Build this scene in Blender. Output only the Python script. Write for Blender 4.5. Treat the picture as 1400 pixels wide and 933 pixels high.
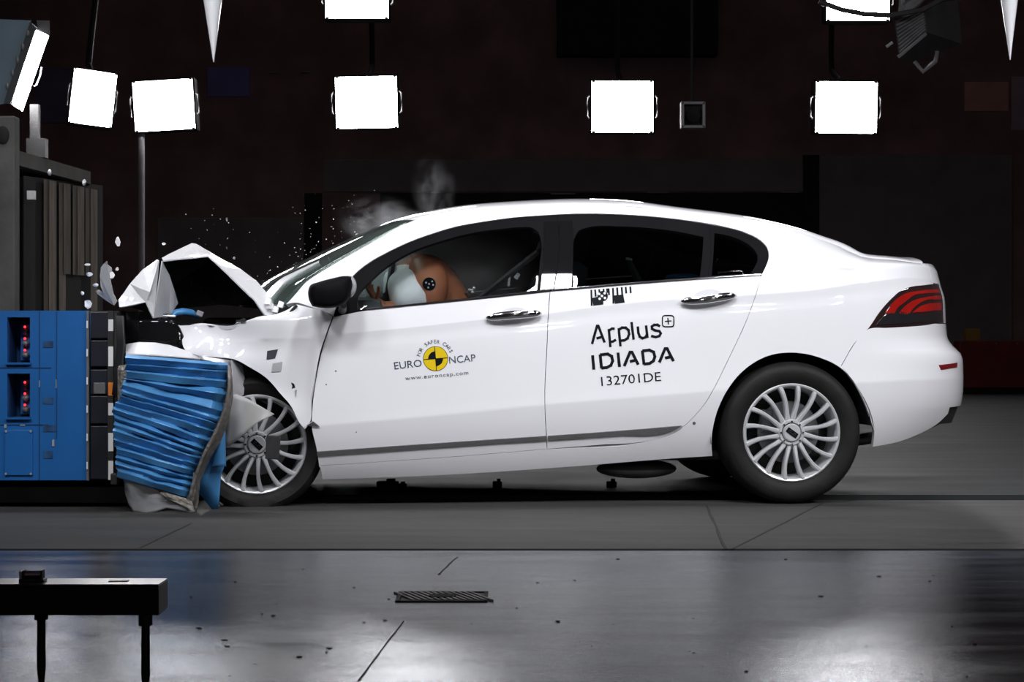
import bpy, bmesh, math, random
import numpy as np
from mathutils import Vector, Matrix, Euler
from mathutils.geometry import delaunay_2d_cdt

random.seed(7); np.random.seed(7)
for o in list(bpy.data.objects): bpy.data.objects.remove(o)
sc = bpy.context.scene
C = sc.collection
PI = math.pi

# ------------------------------------------------------------------ camera
F, CX, CY, CAMH = 2640.0, 700.0, 466.5, 0.74
cd = bpy.data.cameras.new('camera'); cam = bpy.data.objects.new('camera', cd); C.objects.link(cam)
cam.location = (0, 0, CAMH); cam.rotation_euler = (PI/2, 0, 0)
cd.sensor_width = 36.0; cd.lens = 36.0*F/1400.0; cd.clip_end = 200
sc.camera = cam

# ------------------------------------------------------------------ world, exposure, lights
wd = bpy.data.worlds.new('hall_dark'); sc.world = wd; wd.use_nodes = True
wd.node_tree.nodes['Background'].inputs[0].default_value = (0.02, 0.02, 0.024, 1)
wd.node_tree.nodes['Background'].inputs[1].default_value = 0.25
sc.view_settings.view_transform = 'Standard'; sc.view_settings.look = 'None'
sc.cycles.volume_bounces = 2
sc.view_settings.exposure = 0.0; sc.view_settings.gamma = 1.0; sc.view_settings.use_curve_mapping = False

def area(name, loc, target, size, power, color=(1, 1, 1), spread=180):
    l = bpy.data.lights.new(name, 'AREA'); l.shape = 'RECTANGLE'; l.size, l.size_y = size
    l.energy = power; l.color = color; l.spread = math.radians(spread)
    o = bpy.data.objects.new(name, l); C.objects.link(o); o.location = loc
    o.rotation_euler = (Vector(target)-Vector(loc)).to_track_quat('-Z', 'Y').to_euler()
    return o
# hall flood lamps above the camera-side track; rightmost added to brighten the car's rear
KEY = 0.19
for x, y, p, w_, h_ in ((-3.4, 4.4, 92, .8, .6), (-1.3, 4.6, 92, .8, .6), (0.60, 5.75, 140, .28, 1.7), (3.0, 4.1, 95, .8, .6), (5.6, 4.6, 230, .8, .6)):
    area('track_flood', (x, y, 4.4), (min(x, 4.0)*0.62, 9.0, 0.75), (w_, h_), p*KEY, (0.97, 0.97, 1.0), 75)
for x in (-2.2, 0.9, 3.4):
    area('overhead_flood', (x, 9.4, 5.2), (x, 9.2, 0), (1.0, 0.7), 58*KEY, (0.97, 0.97, 1.0), 90)
for px_, p, z_ in ((235, 6.5, 5.5), (560, 12, 6.0), (1140, 8.5, 5.4)):
    area('upper_flood', ((px_-CX)/F*24, 24, z_), ((px_-CX)/F*8, 4.5, 0), (1.0, .8), p, (0.97, 0.97, 1.0), 60)
area('added_front_fill', (-2.9, 9.6, 4.3), (-1.0, 9.3, .9), (.8, .6), 60*KEY, (0.97, 0.98, 1.0), 80)  # unseen lamp, added to brighten the cabin dust and the bonnet
for x in (2.3, 5.2, 6.4):
    area('camera_side_flood', (x, -4.2, 3.0), (x*.3, 8.7, 0.6), (0.5, 0.35), 7*KEY, (0.97, 0.97, 1.0), 60)

# ------------------------------------------------------------------ materials
def mat(name, col, rough=0.5, metal=0.0, coat=0.0, nscale=0, namt=0.0, bump=0.0, bscale=None, spec=0.5, stretch=(1, 1, 1),
        rvar=0.0, emit=None, estr=0):
    m = bpy.data.materials.new(name); m.use_nodes = True
    nt = m.node_tree; b = nt.nodes['Principled BSDF']
    b.inputs['Base Color'].default_value = (*col, 1); b.inputs['Roughness'].default_value = rough
    b.inputs['Metallic'].default_value = metal; b.inputs['Coat Weight'].default_value = coat
    b.inputs['Coat Roughness'].default_value = 0.04; b.inputs['Specular IOR Level'].default_value = spec
    if emit:
        b.inputs['Emission Color'].default_value = (*emit, 1); b.inputs['Emission Strength'].default_value = estr
    tc = nt.nodes.new('ShaderNodeTexCoord'); mp = nt.nodes.new('ShaderNodeMapping')
    nt.links.new(tc.outputs['Object'], mp.inputs[0]); mp.inputs['Scale'].default_value = stretch
    if nscale:
        n = nt.nodes.new('ShaderNodeTexNoise'); n.inputs['Scale'].default_value = nscale; n.inputs['Detail'].default_value = 6
        nt.links.new(mp.outputs[0], n.inputs['Vector'])
        r = nt.nodes.new('ShaderNodeMapRange'); r.inputs[3].default_value = 1-namt; r.inputs[4].default_value = 1+namt
        r.inputs[1].default_value = 0.3; r.inputs[2].default_value = 0.7
        nt.links.new(n.outputs[0], r.inputs[0])
        mx = nt.nodes.new('ShaderNodeVectorMath'); mx.operation = 'SCALE'; mx.inputs[0].default_value = col
        nt.links.new(r.outputs[0], mx.inputs['Scale']); nt.links.new(mx.outputs[0], b.inputs['Base Color'])
        if rvar:
            r2 = nt.nodes.new('ShaderNodeMapRange'); r2.inputs[1].default_value = 0.3; r2.inputs[2].default_value = 0.7
            r2.inputs[3].default_value = max(0.02, rough-rvar); r2.inputs[4].default_value = rough+rvar
            nt.links.new(n.outputs[0], r2.inputs[0]); nt.links.new(r2.outputs[0], b.inputs['Roughness'])
    if bump:
        n2 = nt.nodes.new('ShaderNodeTexNoise'); n2.inputs['Scale'].default_value = bscale or nscale*3; n2.inputs['Detail'].default_value = 5
        nt.links.new(mp.outputs[0], n2.inputs['Vector'])
        bp = nt.nodes.new('ShaderNodeBump'); bp.inputs['Strength'].default_value = bump; bp.inputs['Distance'].default_value = 0.01
        nt.links.new(n2.outputs[0], bp.inputs['Height']); nt.links.new(bp.outputs[0], b.inputs['Normal'])
    return m

def glass(name, tint, fr=1.5, rough=0.0, haze=0.0, hazecol=(.6, .6, .62)):
    m = bpy.data.materials.new(name); m.use_nodes = True; nt = m.node_tree; nt.nodes.clear()
    out = nt.nodes.new('ShaderNodeOutputMaterial'); mix = nt.nodes.new('ShaderNodeMixShader')
    t = nt.nodes.new('ShaderNodeBsdfTransparent'); t.inputs[0].default_value = (*tint, 1)
    g = nt.nodes.new('ShaderNodeBsdfGlossy'); g.inputs['Roughness'].default_value = rough
    f = nt.nodes.new('ShaderNodeFresnel'); f.inputs[0].default_value = fr
    src = t
    if haze:
        d = nt.nodes.new('ShaderNodeBsdfDiffuse'); d.inputs[0].default_value = (*hazecol, 1)
        no = nt.nodes.new('ShaderNodeTexNoise'); no.inputs['Scale'].default_value = 4; no.inputs['Detail'].default_value = 5
        tc = nt.nodes.new('ShaderNodeTexCoord'); nt.links.new(tc.outputs['Object'], no.inputs['Vector'])
        mr = nt.nodes.new('ShaderNodeMapRange'); mr.inputs[3].default_value = haze*0.4; mr.inputs[4].default_value = haze*1.5
        nt.links.new(no.outputs[0], mr.inputs[0])
        m2 = nt.nodes.new('ShaderNodeMixShader'); nt.links.new(mr.outputs[0], m2.inputs[0])
        nt.links.new(t.outputs[0], m2.inputs[1]); nt.links.new(d.outputs[0], m2.inputs[2]); src = m2
    nt.links.new(f.outputs[0], mix.inputs[0]); nt.links.new(src.outputs[0], mix.inputs[1])
    nt.links.new(g.outputs[0], mix.inputs[2]); nt.links.new(mix.outputs[0], out.inputs[0])
    return m

M = {}
M['white'] = mat('white_car_paint', (.80, .80, .835), .45, 0, 1.0, 3, .012)
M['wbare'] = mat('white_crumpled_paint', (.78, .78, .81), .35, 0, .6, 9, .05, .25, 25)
M['liner'] = mat('dark_inner_liner', (.010, .010, .011), .8, nscale=8, namt=.3)
M['bgloss'] = mat('gloss_black_trim', (.004, .004, .005), .5, 0, 1.0, 6, .1, spec=.03)
M['frame'] = mat('satin_black_window_trim', (.006, .006, .007), .48, nscale=6, namt=.15, spec=.035)
M['bplastic'] = mat('black_plastic', (.018, .018, .019), .55, nscale=20, namt=.2, bump=.1, bscale=90)
M['rubber'] = mat('tyre_rubber', (.011, .0105, .0105), .6, nscale=14, namt=.25, bump=.15, bscale=60, spec=.22)
M['silver'] = mat('silver_alloy', (.60, .61, .63), .28, .35, nscale=10, namt=.05)
M['chrome'] = mat('chrome', (.75, .76, .78), .09, 1, nscale=5, namt=.03)
M['steel'] = mat('brake_steel', (.22, .22, .23), .45, .8, nscale=12, namt=.2)
M['strip'] = mat('grey_trim_strip', (.16, .16, .165), .3, .4, nscale=8, namt=.1)
M['red'] = mat('red_lamp_lens', (.33, .010, .007), .15, 0, 1, 10, .12)
M['refl'] = mat('dark_red_reflector', (.16, .008, .010), .3, 0, .5, 10, .1)
M['dlens'] = mat('dark_lamp_lens', (.025, .012, .013), .1, 0, 1, 10, .1)
M['glens'] = mat('grey_lamp_lens', (.014, .014, .016), .25, 0, .5, 10, .1)
M['glass'] = glass('side_glass', (.80, .82, .82))
M['gdark'] = glass('tinted_rear_glass', (.42, .45, .46))
M['wglass'] = glass('windscreen_glass', (.86, .94, .90), 1.5, .05, .09, (.42, .55, .50))
M['blue'] = mat('blue_barrier_paint', (.010, .115, .37), .42, nscale=3, namt=.12, bump=.06, bscale=8)
M['bluefoil'] = mat('blue_aluminium_skin', (.065, .25, .53), .36, .12, 0, 6, .12, .06, 18)
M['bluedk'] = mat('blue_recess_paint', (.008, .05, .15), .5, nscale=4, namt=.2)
M['honey'] = mat('bare_aluminium_honeycomb', (.20, .185, .165), .5, .5, nscale=40, namt=.4, bump=.6, bscale=90)
M['alu'] = mat('bare_aluminium_sheet', (.50, .51, .53), .38, .5, nscale=10, namt=.15, bump=.1)
M['dgrey'] = mat('dark_grey_metal', (.035, .036, .038), .5, .2, nscale=6, namt=.25)
M['mgrey'] = mat('mid_grey_metal', (.16, .16, .165), .45, .3, nscale=6, namt=.2)
M['lgrey'] = mat('light_grey_plastic', (.34, .345, .36), .45, nscale=8, namt=.12)
M['mark'] = mat('white_marking', (.8, .8, .8), .5, nscale=8, namt=.06)
M['orange'] = mat('orange_marking', (.75, .22, .03), .5, nscale=8, namt=.06)
M['ink'] = mat('black_vinyl_print', (.006, .008, .011), .5, nscale=8, namt=.05, spec=.1)
M['inkgrey'] = mat('grey_blue_vinyl_print', (.035, .06, .085), .4, nscale=8, namt=.05)
M['yellow'] = mat('yellow_vinyl_print', (.72, .52, .012), .5, nscale=8, namt=.03, spec=.1)
M['dirt'] = mat('dark_scuff', (.03, .032, .045), .6, nscale=20, namt=.3)
M['dirtg'] = mat('grey_scuff', (.38, .38, .40), .5, nscale=20, namt=.1)
M['airbag'] = mat('white_airbag_cloth', (.90, .92, .96), .8, nscale=30, namt=.03, bump=.15, bscale=14)
M['skin'] = mat('brown_dummy_vinyl', (.42, .150, .078), .45, nscale=6, namt=.10)
M['seat'] = mat('dark_seat_fabric', (.055, .056, .060), .85, nscale=40, namt=.2, bump=.1)
M['concrete'] = mat('concrete_slab', (.085, .082, .076), .85, nscale=5, namt=.30, bump=.25, bscale=20)
M['wood'] = mat('weathered_timber', (.15, .125, .10), .8, nscale=4, namt=.45, bump=.4, bscale=12, stretch=(6, 6, .6))
M['wood2'] = mat('darker_weathered_timber', (.10, .085, .068), .8, nscale=4, namt=.45, bump=.4, bscale=12, stretch=(6, 6, .6))
M['wall'] = mat('dark_hall_wall', (.20, .135, .142), .85, nscale=1.2, namt=.25)
M['wallgrey'] = mat('dark_grey_wall_panel', (.16, .16, .16), .8, nscale=2, namt=.15)
M['wallblue'] = mat('dull_blue_panel', (.15, .17, .42), .8, nscale=2, namt=.15)
M['wallbrown'] = mat('dull_brown_panel', (.50, .29, .24), .8, nscale=2, namt=.15)
M['redbar'] = mat('red_barrier_paint', (.16, .012, .012), .6, nscale=3, namt=.25)
M['sign'] = mat('yellow_box_paint', (.30, .18, .02), .6, nscale=3, namt=.2)
M['lampoff'] = mat('bluegrey_lamp_back', (.10, .15, .19), .5, .1, nscale=4, namt=.15)
M['lamp'] = mat('lit_flood_diffuser', (.9, .9, .9), .5, emit=(1.0, .97, .98), estr=40)
M['led'] = mat('red_led', (.3, .02, .02), .4, emit=(1, .04, .05), estr=2.0)
M['slot'] = mat('dark_slot', (.006, .006, .006), .8, nscale=5, namt=.3)
M['track'] = mat('track_plate', (.034, .033, .031), .68, nscale=3.0, namt=.28, bump=.08, bscale=30, stretch=(.35, 2.2, 1), rvar=.10)
M['floor'] = mat('sealed_concrete_floor', (.060, .069, .084), .19, nscale=3.4, namt=.40, bump=.13, bscale=110, stretch=(.45, 1.9, 1), rvar=.06, spec=.62)
M['floor'].node_tree.nodes['Principled BSDF'].inputs['Specular Tint'].default_value = (.74, .89, 1.0, 1)
M['floorback'] = mat('far_concrete_floor', (.030, .033, .034), .7, nscale=2, namt=.22, bump=.05, bscale=30, stretch=(.4, 1.6, 1), rvar=.08, spec=.10)

# ------------------------------------------------------------------ object helpers
def tag(o, label=None, cat=None, group=None, kind=None):
    if label: o['label'] = label
    if cat: o['category'] = cat
    if group: o['group'] = group
    if kind: o['kind'] = kind
    return o
def link(name, me, mats, parent=None, loc=None, rot=None):
    o = bpy.data.objects.new(name, me); C.objects.link(o)
    if parent: o.parent = parent
    if loc is not None: o.location = loc
    if rot is not None: o.rotation_euler = rot
    if not isinstance(mats, (list, tuple)): mats = [mats]
    if not me.materials:
        for m in mats: me.materials.append(m)
    return o
def empty(name, loc=(0, 0, 0), rot=(0, 0, 0)):
    o = bpy.data.objects.new(name, None); C.objects.link(o); o.location = loc; o.rotation_euler = rot
    o.empty_display_size = .2
    return o
def pymesh(name, vs, fs, mats, parent=None, smooth=False, loc=None, rot=None, mi=None):
    me = bpy.data.meshes.new(name); me.from_pydata([tuple(map(float, v)) for v in vs], [], fs)
    if mi is not None: me.polygons.foreach_set('material_index', mi)
    if smooth: me.polygons.foreach_set('use_smooth', [True]*len(me.polygons))
    me.validate(); me.update()
    return link(name, me, mats, parent, loc, rot)
class MB:                                   # collects pieces of ONE part
    def __init__(s): s.bm = bmesh.new()
    def box(s, c, d, bev=0, rot=None, taper=None):
        m = Matrix.Translation(c)
        if rot is not None: m = m @ Euler(rot).to_matrix().to_4x4()
        r = bmesh.ops.create_cube(s.bm, size=1.0)
        vs = r['verts']
        for v in vs:
            v.co = Vector((v.co.x*d[0], v.co.y*d[1], v.co.z*d[2]))
            if taper and v.co.z > 0: v.co.x *= taper; v.co.y *= taper
        if bev:
            es = list({e for v in vs for e in v.link_edges})
            b = bmesh.ops.bevel(s.bm, geom=es, offset=bev, segments=2, affect='EDGES', profile=.6)
            vs = list({v for f in b['faces'] for v in f.verts} | {v for v in vs if v.is_valid})
        bmesh.ops.transform(s.bm, matrix=m, verts=[v for v in vs if v.is_valid]); return s
    def cyl(s, a, b, r, r2=None, n=16):
        a = Vector(a); b = Vector(b); d = b-a
        q = d.to_track_quat('Z', 'Y').to_matrix().to_4x4()
        bmesh.ops.create_cone(s.bm, cap_ends=True, segments=n, radius1=r, radius2=r if r2 is None else r2, depth=d.length,
                              matrix=Matrix.Translation((a+b)/2) @ q); return s
    def tube(s, pts, r, n=8):
        pts = [Vector(p) for p in pts]; rings = []
        for i, p in enumerate(pts):
            d = (pts[min(i+1, len(pts)-1)]-pts[max(i-1, 0)]).normalized()
            q = d.to_track_quat('Z', 'Y')
            rr = r[i] if isinstance(r, (list, tuple)) else r
            rings.append([s.bm.verts.new(p+q @ Vector((rr*math.cos(2*PI*k/n), rr*math.sin(2*PI*k/n), 0))) for k in range(n)])
        for i in range(len(rings)-1):
            for k in range(n): s.bm.faces.new((rings[i][k], rings[i][(k+1) % n], rings[i+1][(k+1) % n], rings[i+1][k]))
        s.bm.faces.new(rings[0][::-1]); s.bm.faces.new(rings[-1]); return s
    def lathe(s, prof, n=48, close=False):   # (r, y) about the y axis
        rings = [[s.bm.verts.new((r*math.cos(2*PI*k/n), y, r*math.sin(2*PI*k/n))) for k in range(n)] for r, y in prof]
        m = len(rings)
        for i in range(m if close else m-1):
            a, b = rings[i], rings[(i+1) % m]
            for k in range(n): s.bm.faces.new((a[k], a[(k+1) % n], b[(k+1) % n], b[k]))
        return s
    def ell(s, c, d, n=16, rot=None):
        m = Matrix.Translation(c)
        if rot is not None: m = m @ Euler(rot).to_matrix().to_4x4()
        bmesh.ops.create_uvsphere(s.bm, u_segments=n, v_segments=max(6, n//2), radius=1, matrix=m @ Matrix.Diagonal((*d, 1))); return s
    def quad(s, *ps):
        s.bm.faces.new([s.bm.verts.new(p) for p in ps]); return s
    def build(s, name, m, parent=None, smooth=False, loc=None, rot=None, recalc=True):
        if recalc: bmesh.ops.recalc_face_normals(s.bm, faces=s.bm.faces)
        me = bpy.data.meshes.new(name); s.bm.to_mesh(me); s.bm.free()
        if smooth:
            me.polygons.foreach_set('use_smooth', [True]*len(me.polygons))
            try: me.set_sharp_from_angle(angle=math.radians(40))
            except Exception: pass
        return link(name, me, m, parent, loc, rot)
def at(px, py, y):                          # a point of the hall seen at this pixel, y metres from the camera
    return Vector(((px-CX)/F*y, y, CAMH+(CY-py)/F*y))
def fl(px, py):                             # a floor point
    y = CAMH*F/(py-CY); return Vector(((px-CX)/F*y, y, 0))

# ------------------------------------------------------------------ the hall
WALLY, ZC = 30.0, 8.5
Y1 = CAMH*F/(752-CY); Y2 = CAMH*F/(684-CY)
def slab(name, x0, x1, y0, y1, z0, z1, m, label=None):
    o = MB().box(((x0+x1)/2, (y0+y1)/2, (z0+z1)/2), (x1-x0, y1-y0, z1-z0)).build(name, m)
    tag(o, kind='structure'); return o
slab('floor', -10, 11, -5, Y1-.032, -.2, 0, M['floor'])
slab('floor', -10, 11, Y1+.032, Y2-.012, -.2, 0, M['track'])
slab('floor', -10, 11, Y2+.30, WALLY, -.2, 0, M['floorback'])
slab('trim_1', -10, 11, Y1-.032, Y1+.032, -.22, -.02, M['slot'])
slab('trim_2', -10, 11, Y2-.012, Y2+.30, -.22, -.04, M['slot'])
slab('wall_back', -10, 11, WALLY, WALLY+.2, 0, ZC, M['wall'])
slab('wall_left', -10.2, -10, -5, WALLY, 0, ZC, M['wall'])
slab('wall_right', 11, 11.2, -5, WALLY, 0, ZC, M['wall'])
slab('wall_front', -10, 11, -5.2, -5, 0, ZC, M['wall'])
slab('ceiling', -10.2, 11.2, -5.2, WALLY+.2, ZC, ZC+.2, M['wall'])
def wallpanel(name, x0, y0, x1, y1, m, D=WALLY-.03, dep=.05):
    a = at(x0, y0, D); b = at(x1, y1, D)
    o = MB().box(((a.x+b.x)/2, D+dep/2, (a.z+b.z)/2), (abs(b.x-a.x), dep, abs(a.z-b.z)), .008).build(name, m)
    return o
tag(wallpanel('trim_3', 215, 298, 415, 564, M['wallgrey']), kind='structure')
tag(wallpanel('trim_4', 442, 218, 1098, 262, M['wallgrey']), kind='structure')
tag(wallpanel('trim_5', 520, 264, 1098, 420, M['slot'], WALLY-.02, .03), kind='structure')
tag(wallpanel('trim_6', 1120, 212, 1384, 470, M['wallgrey']), kind='structure')
tag(wallpanel('trim_7', 416, 264, 440, 560, M['slot'], WALLY-.05, .08), kind='structure')
tag(wallpanel('trim_8', 1098, 212, 1120, 560, M['slot'], WALLY-.05, .08), kind='structure')
tag(wallpanel('trim_9', 762, -60, 982, 74, M['slot'], WALLY-.4, .4), kind='structure')
for k, (x, y, w_) in enumerate(((1080, 263, 26), (900, 263, 30), (770, 265, 34), (375, 99, 14), (417, 98, 12))):
    tag(wallpanel('trim_%d' % (10+k), x-w_/2, y-1.2, x+w_/2, y+1.2, M['mgrey'], WALLY-.08, .05), kind='structure')
tag(wallpanel('wall_board', 283, 92, 341, 132, M['wallblue']), 'dull blue board on the dark wall right of the lit pole lamp', 'board')
tag(wallpanel('wall_board', 1319, 112, 1379, 152, M['wallbrown']), 'dull brown board on the dark wall at the right', 'board')
tag(wallpanel('wall_board', 48, 93, 96, 168, mat('dark_navy_panel', (.11, .115, .18), .8, nscale=2, namt=.2)), 'dark navy board on the wall between the two left lamps', 'board')
tag(wallpanel('wall_board', 1383, 105, 1440, 178, mat('dark_violet_panel', (.30, .26, .31), .8, nscale=2, namt=.2)), 'dark violet grey board on the wall at the right edge', 'board')
# floor joints and cracks
def crack(p, q, w0, name):
    a = fl(*p); b = fl(*q); d = (b-a).normalized(); n_ = Vector((-d.y, d.x, 0))*w0
    k = 9; vs = []; fs = []
    for i in range(k+1):
        c = a.lerp(b, i/k)+n_*random.uniform(-.5, .5); ww = random.uniform(.6, 1.2)
        for zz in (.0012, -.004): vs += [c-n_*ww+Vector((0, 0, zz)), c+n_*ww+Vector((0, 0, zz))]
    for i in range(k): j = 4*i; fs += [(j, j+1, j+5, j+4), (j, j+4, j+6, j+2), (j+1, j+3, j+7, j+5)]
    tag(pymesh(name, vs, fs, M['slot']), kind='structure')
crack((552, 850), (490, 932), .0022, 'trim_20'); crack((625, 762), (600, 786), .003, 'trim_21')
crack((966, 692), (992, 751), .006, 'trim_22'); crack((1002, 751), (1125, 688), .005, 'trim_23'); crack((190, 750), (262, 716), .005, 'trim_24')

# small grit lying on the floor
gb = bmesh.new(); bmesh.ops.create_icosphere(gb, subdivisions=1, radius=1)
for v in gb.verts: v.co = Vector((v.co.x*random.uniform(.6, 1.3), v.co.y*random.uniform(.6, 1.3), v.co.z*.35))
gme = bpy.data.meshes.new('floor_grit'); gb.to_mesh(gme); gb.free(); gme.materials.append(M['slot'])
for k in range(60):
    p_ = fl(random.uniform(240, 1395), random.uniform(762, 928)); o = bpy.data.objects.new('floor_grit', gme); C.objects.link(o)
    r = random.choice((.0018, .0025, .0035, .005)); o.location = (p_.x, p_.y, r*.30); o.scale = (r*random.uniform(1, 2.2), r, r)
    tag(o, 'tiny dark grit speck lying on the glossy grey floor', 'grit', 'grit specks on the front floor')
# floor drain
p0 = fl(605, 817)
dr = empty('floor_drain', (p0.x, p0.y, 0)); tag(dr, 'small dirty metal drain grate set in the grey floor', 'drain')
g = MB(); Lx, Ly = .25, .20
for sx in (-1, 1): g.box((sx*Lx/2, 0, .001), (.012, Ly+.012, .006)); g.box((0, sx*Ly/2, .001), (Lx, .012, .006))
g.build('drain_frame', M['track'], dr)
MB().box((0, 0, -.001), (Lx-.01, Ly-.01, .003)).build('drain_pit', M['dgrey'], dr)
for k in range(13):
    MB().box((-.11+k*.0185, 0, .0025), (.009, Ly-.012, .005), rot=(0, 0, .35)).build('slat', M['mgrey'], dr)
MB().cyl((0, 0, 0), (0, 0, .006), .04, n=20).build('drain_plug', M['slot'], dr)

# ------------------------------------------------------------------ flood lamps
def flood(px, py, wpx, hpx, D, label, yaw=0, pitch=0, roll=0, mount=None, on=True):
    c = at(px, py, D); K = D/16; w = wpx/F*D/math.cos(yaw) if abs(yaw) < 1 else wpx/F*D; h = hpx/F*D
    e = empty('floodlight', c, (0, 0, 0)); e.rotation_euler = Euler((pitch, roll, yaw), 'YXZ').to_quaternion().to_euler()
    tag(e, label, 'floodlight')
    b = MB().box((0, .10*K, 0), (w*1.05, .16*K, h*1.05), .02); b.box((0, .2*K, 0), (w*.6, .08*K, h*.6), .02)
    b.build('housing', M['dgrey'], e)
    MB().box((0, .012, 0), (w, .02, h), .008).build('diffuser', M['lamp'], e)
    fr = MB()
    for s in (-1, 1):
        fr.box((s*w*.515, .005, 0), (w*.03, .03, h*1.06)); fr.box((0, .005, s*h*.52), (w*1.06, .03, h*.035))
    fr.build('bezel', M['dgrey'], e)
    for sx in (-1, 1):
        for sz in (-1, 1): MB().box((sx*w*.47, -.008, sz*h*.5), (w*.05, .02, h*.05), .003).build('clip', M['mgrey'], e)
        hd = MB().tube([(sx*w*.53, .06, -h*.22), (sx*w*.57, .06, -h*.18), (sx*w*.57, .06, h*.18), (sx*w*.53, .06, h*.22)], .010*K, 6)
        hd.build('handle', M['mgrey'], e)
    if mount == 'up':
        MB().tube([(0, .25, h*.45), (0, 1.3, h*.5+.25), (0, 1.4, h*.5+.5), (0, 1.4, ZC-c.z)], .04, 8).build('hanger', M['slot'], e)
    return e
flood(488, -10, 86, 70, 27.5, 'lit floodlight cut by the top edge, above the windscreen', mount='up')
flood(1173, -8, 86, 72, 27.5, 'lit floodlight at the top edge with a dark cable across it', mount='up')
flood(501, 140, 84, 70, 27, 'square lit floodlight above the windscreen on the dark wall', pitch=.06, roll=-.02, mount='up')
flood(851, 146, 84, 70, 27, 'square lit floodlight above the middle of the car roof', pitch=.06, mount='up')
flood(1157, 147, 84, 70, 27, 'square lit floodlight above the boot of the white car', pitch=.06, roll=.01, mount='up')
fp = flood(224, 144, 82, 68, 26, 'lit floodlight standing on the slim grey pole', yaw=.0, pitch=.03, roll=-.06)
pc = at(200, 182, 26.5)
pe = MB().cyl((pc.x, 26.16, 0), (pc.x, 26.16, pc.z+.02), .045, n=12).build('lamp_pole', M['lgrey'])
tag(pe, 'slim grey upright pole under the lit lamp left of the car', 'pole')
flood(127, 134, 55, 74, 22, 'lit floodlight tilted right, second from the left edge', yaw=.30, pitch=.0, roll=.11, mount='up')
# the lamp seen nearly from its side at the left edge
e = empty('floodlight', at(40, 92, 11.0)); tag(e, 'edge-on lit floodlight with blue grey casing at the left edge', 'floodlight')
def P11(px, py, dy): return Vector(at(px, py, 11.0+dy))-Vector(at(40, 92, 11.0))
def prism(front, back, name, m, parent):
    n = len(front); vs = list(front)+list(back)
    fs = [tuple(range(n)), tuple(range(2*n-1, n-1, -1))]+[(i, i+n, (i+1) % n+n, (i+1) % n) for i in range(n)]
    o = pymesh(name, vs, fs, m, parent)
    bm = bmesh.new(); bm.from_mesh(o.data); bmesh.ops.recalc_face_normals(bm, faces=bm.faces); bm.to_mesh(o.data); bm.free()
    return o
prism([P11(50, 42, -.02), P11(67, 48, .45), P11(31, 152, .45), P11(15, 138, -.02)],
      [P11(47, 42, .04), P11(66, 48, .50), P11(30, 152, .50), P11(12, 138, .04)], 'diffuser', M['lamp'], e)
prism([P11(41, 30, -.06), P11(49, 40, -.04), P11(14, 142, -.04), P11(5, 141, -.06)],
      [P11(44, 32, .35), P11(60, 45, .55), P11(26, 150, .55), P11(9, 141, .35)], 'bezel', M['dgrey'], e)
prism([P11(-60, 24, -.02), P11(43, 28, -.03), P11(7, 142, -.03), P11(-60, 150, -.02)],
      [P11(-60, 24, .4), P11(43, 28, .4), P11(7, 142, .4), P11(-60, 150, .4)], 'housing', M['lampoff'], e)
prism([P11(50, 28, .0), P11(68, 28, .0), P11(68, 50, .0), P11(52, 40, .0)],
      [P11(50, 28, .2), P11(68, 28, .2), P11(68, 50, .2), P11(52, 40, .2)], 'corner_flap', M['dgrey'], e)
MB().tube([P11(57, 92, .4), P11(55, 104, .4), P11(50, 116, .4), P11(47, 118, .4)], .005, 6).build('handle', M['alu'], e)
for i in range(5): MB().ell(P11(38-i*7, 46+i*18, -.06), (.012, .012, .02), 8).build('latch', M['mgrey'], e)
# unlit lamp hanging at the top right, cable, small camera box, hanging pointers
e = empty('floodlight', at(1250, 50, 12)); tag(e, 'unlit dark floodlight with a ribbed back hanging at the top right', 'floodlight')
def P12(px, py, dy=0): return Vector(at(px, py, 12.0+dy))-Vector(at(1250, 50, 12.0))
prism([P12(1223, 26, 0), P12(1264, 8, .1), P12(1267, 44, .1), P12(1229, 78, 0)],
      [P12(1250, 20, .35), P12(1310, 0, .45), P12(1315, 60, .45), P12(1245, 86, .35)], 'housing', M['dgrey'], e)
for i in range(9):
    t = (i+.5)/9
    a = P12(1225, 27, -.006).lerp(P12(1230, 74, -.006), t); b = P12(1262, 10, .09).lerp(P12(1265, 42, .09), t)
    MB().tube([a, b], .007, 4).build('cooling_rib', M['mgrey'], e)
MB().tube([P12(1228, 78), P12(1266, 46)], .012, 6).build('bottom_rim', M['mgrey'], e)
MB().tube([P12(1250, 84, .2), P12(1262, 98, .2), P12(1279, 84, .2), P12(1281, 70, .2)], .014, 6).build('yoke', M['mgrey'], e)
MB().tube([P12(1234, 20, .2), P12(1240, -40, .2)], .03, 8).build('hanger', M['mgrey'], e)
MB().tube([P12(1238, 12, .05), P12(1252, 2, .05), P12(1263, -10, .05)], .035, 8).build('cable_gland', M['mgrey'], e)
MB().tube([P12(1212, 64, 0), P12(1220, 58, 0)], .010, 6).build('knob', M['alu'], e)
o = MB().tube([at(1120, 2, 11.9), at(1150, 13, 11.9), at(1180, 19, 11.9), at(1215, 21, 11.9), at(1240, 17, 11.9), at(1262, 13, 11.9), at(1300, -8, 11.9)], .016, 8).build('cable', M['bplastic'])
tag(o, 'thick dark cable sagging across the lit lamp at top right', 'cable')
c = at(947, 158, 15.5); e = empty('wall_camera', c); tag(e, 'small grey square camera box right of the middle lamp', 'camera')
b = MB()
for s in (-1, 1): b.box((s*.085, 0, 0), (.025, .12, .21), .005); b.box((0, 0, s*.095), (.19, .12, .025), .005)
b.build('housing', M['mgrey'], e); MB().box((0, .03, 0), (.15, .06, .17)).build('back_plate', M['slot'], e)
MB().cyl((0, .0, -.01), (0, -.07, -.01), .055, n=20).build('lens', M['bgloss'], e)
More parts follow.
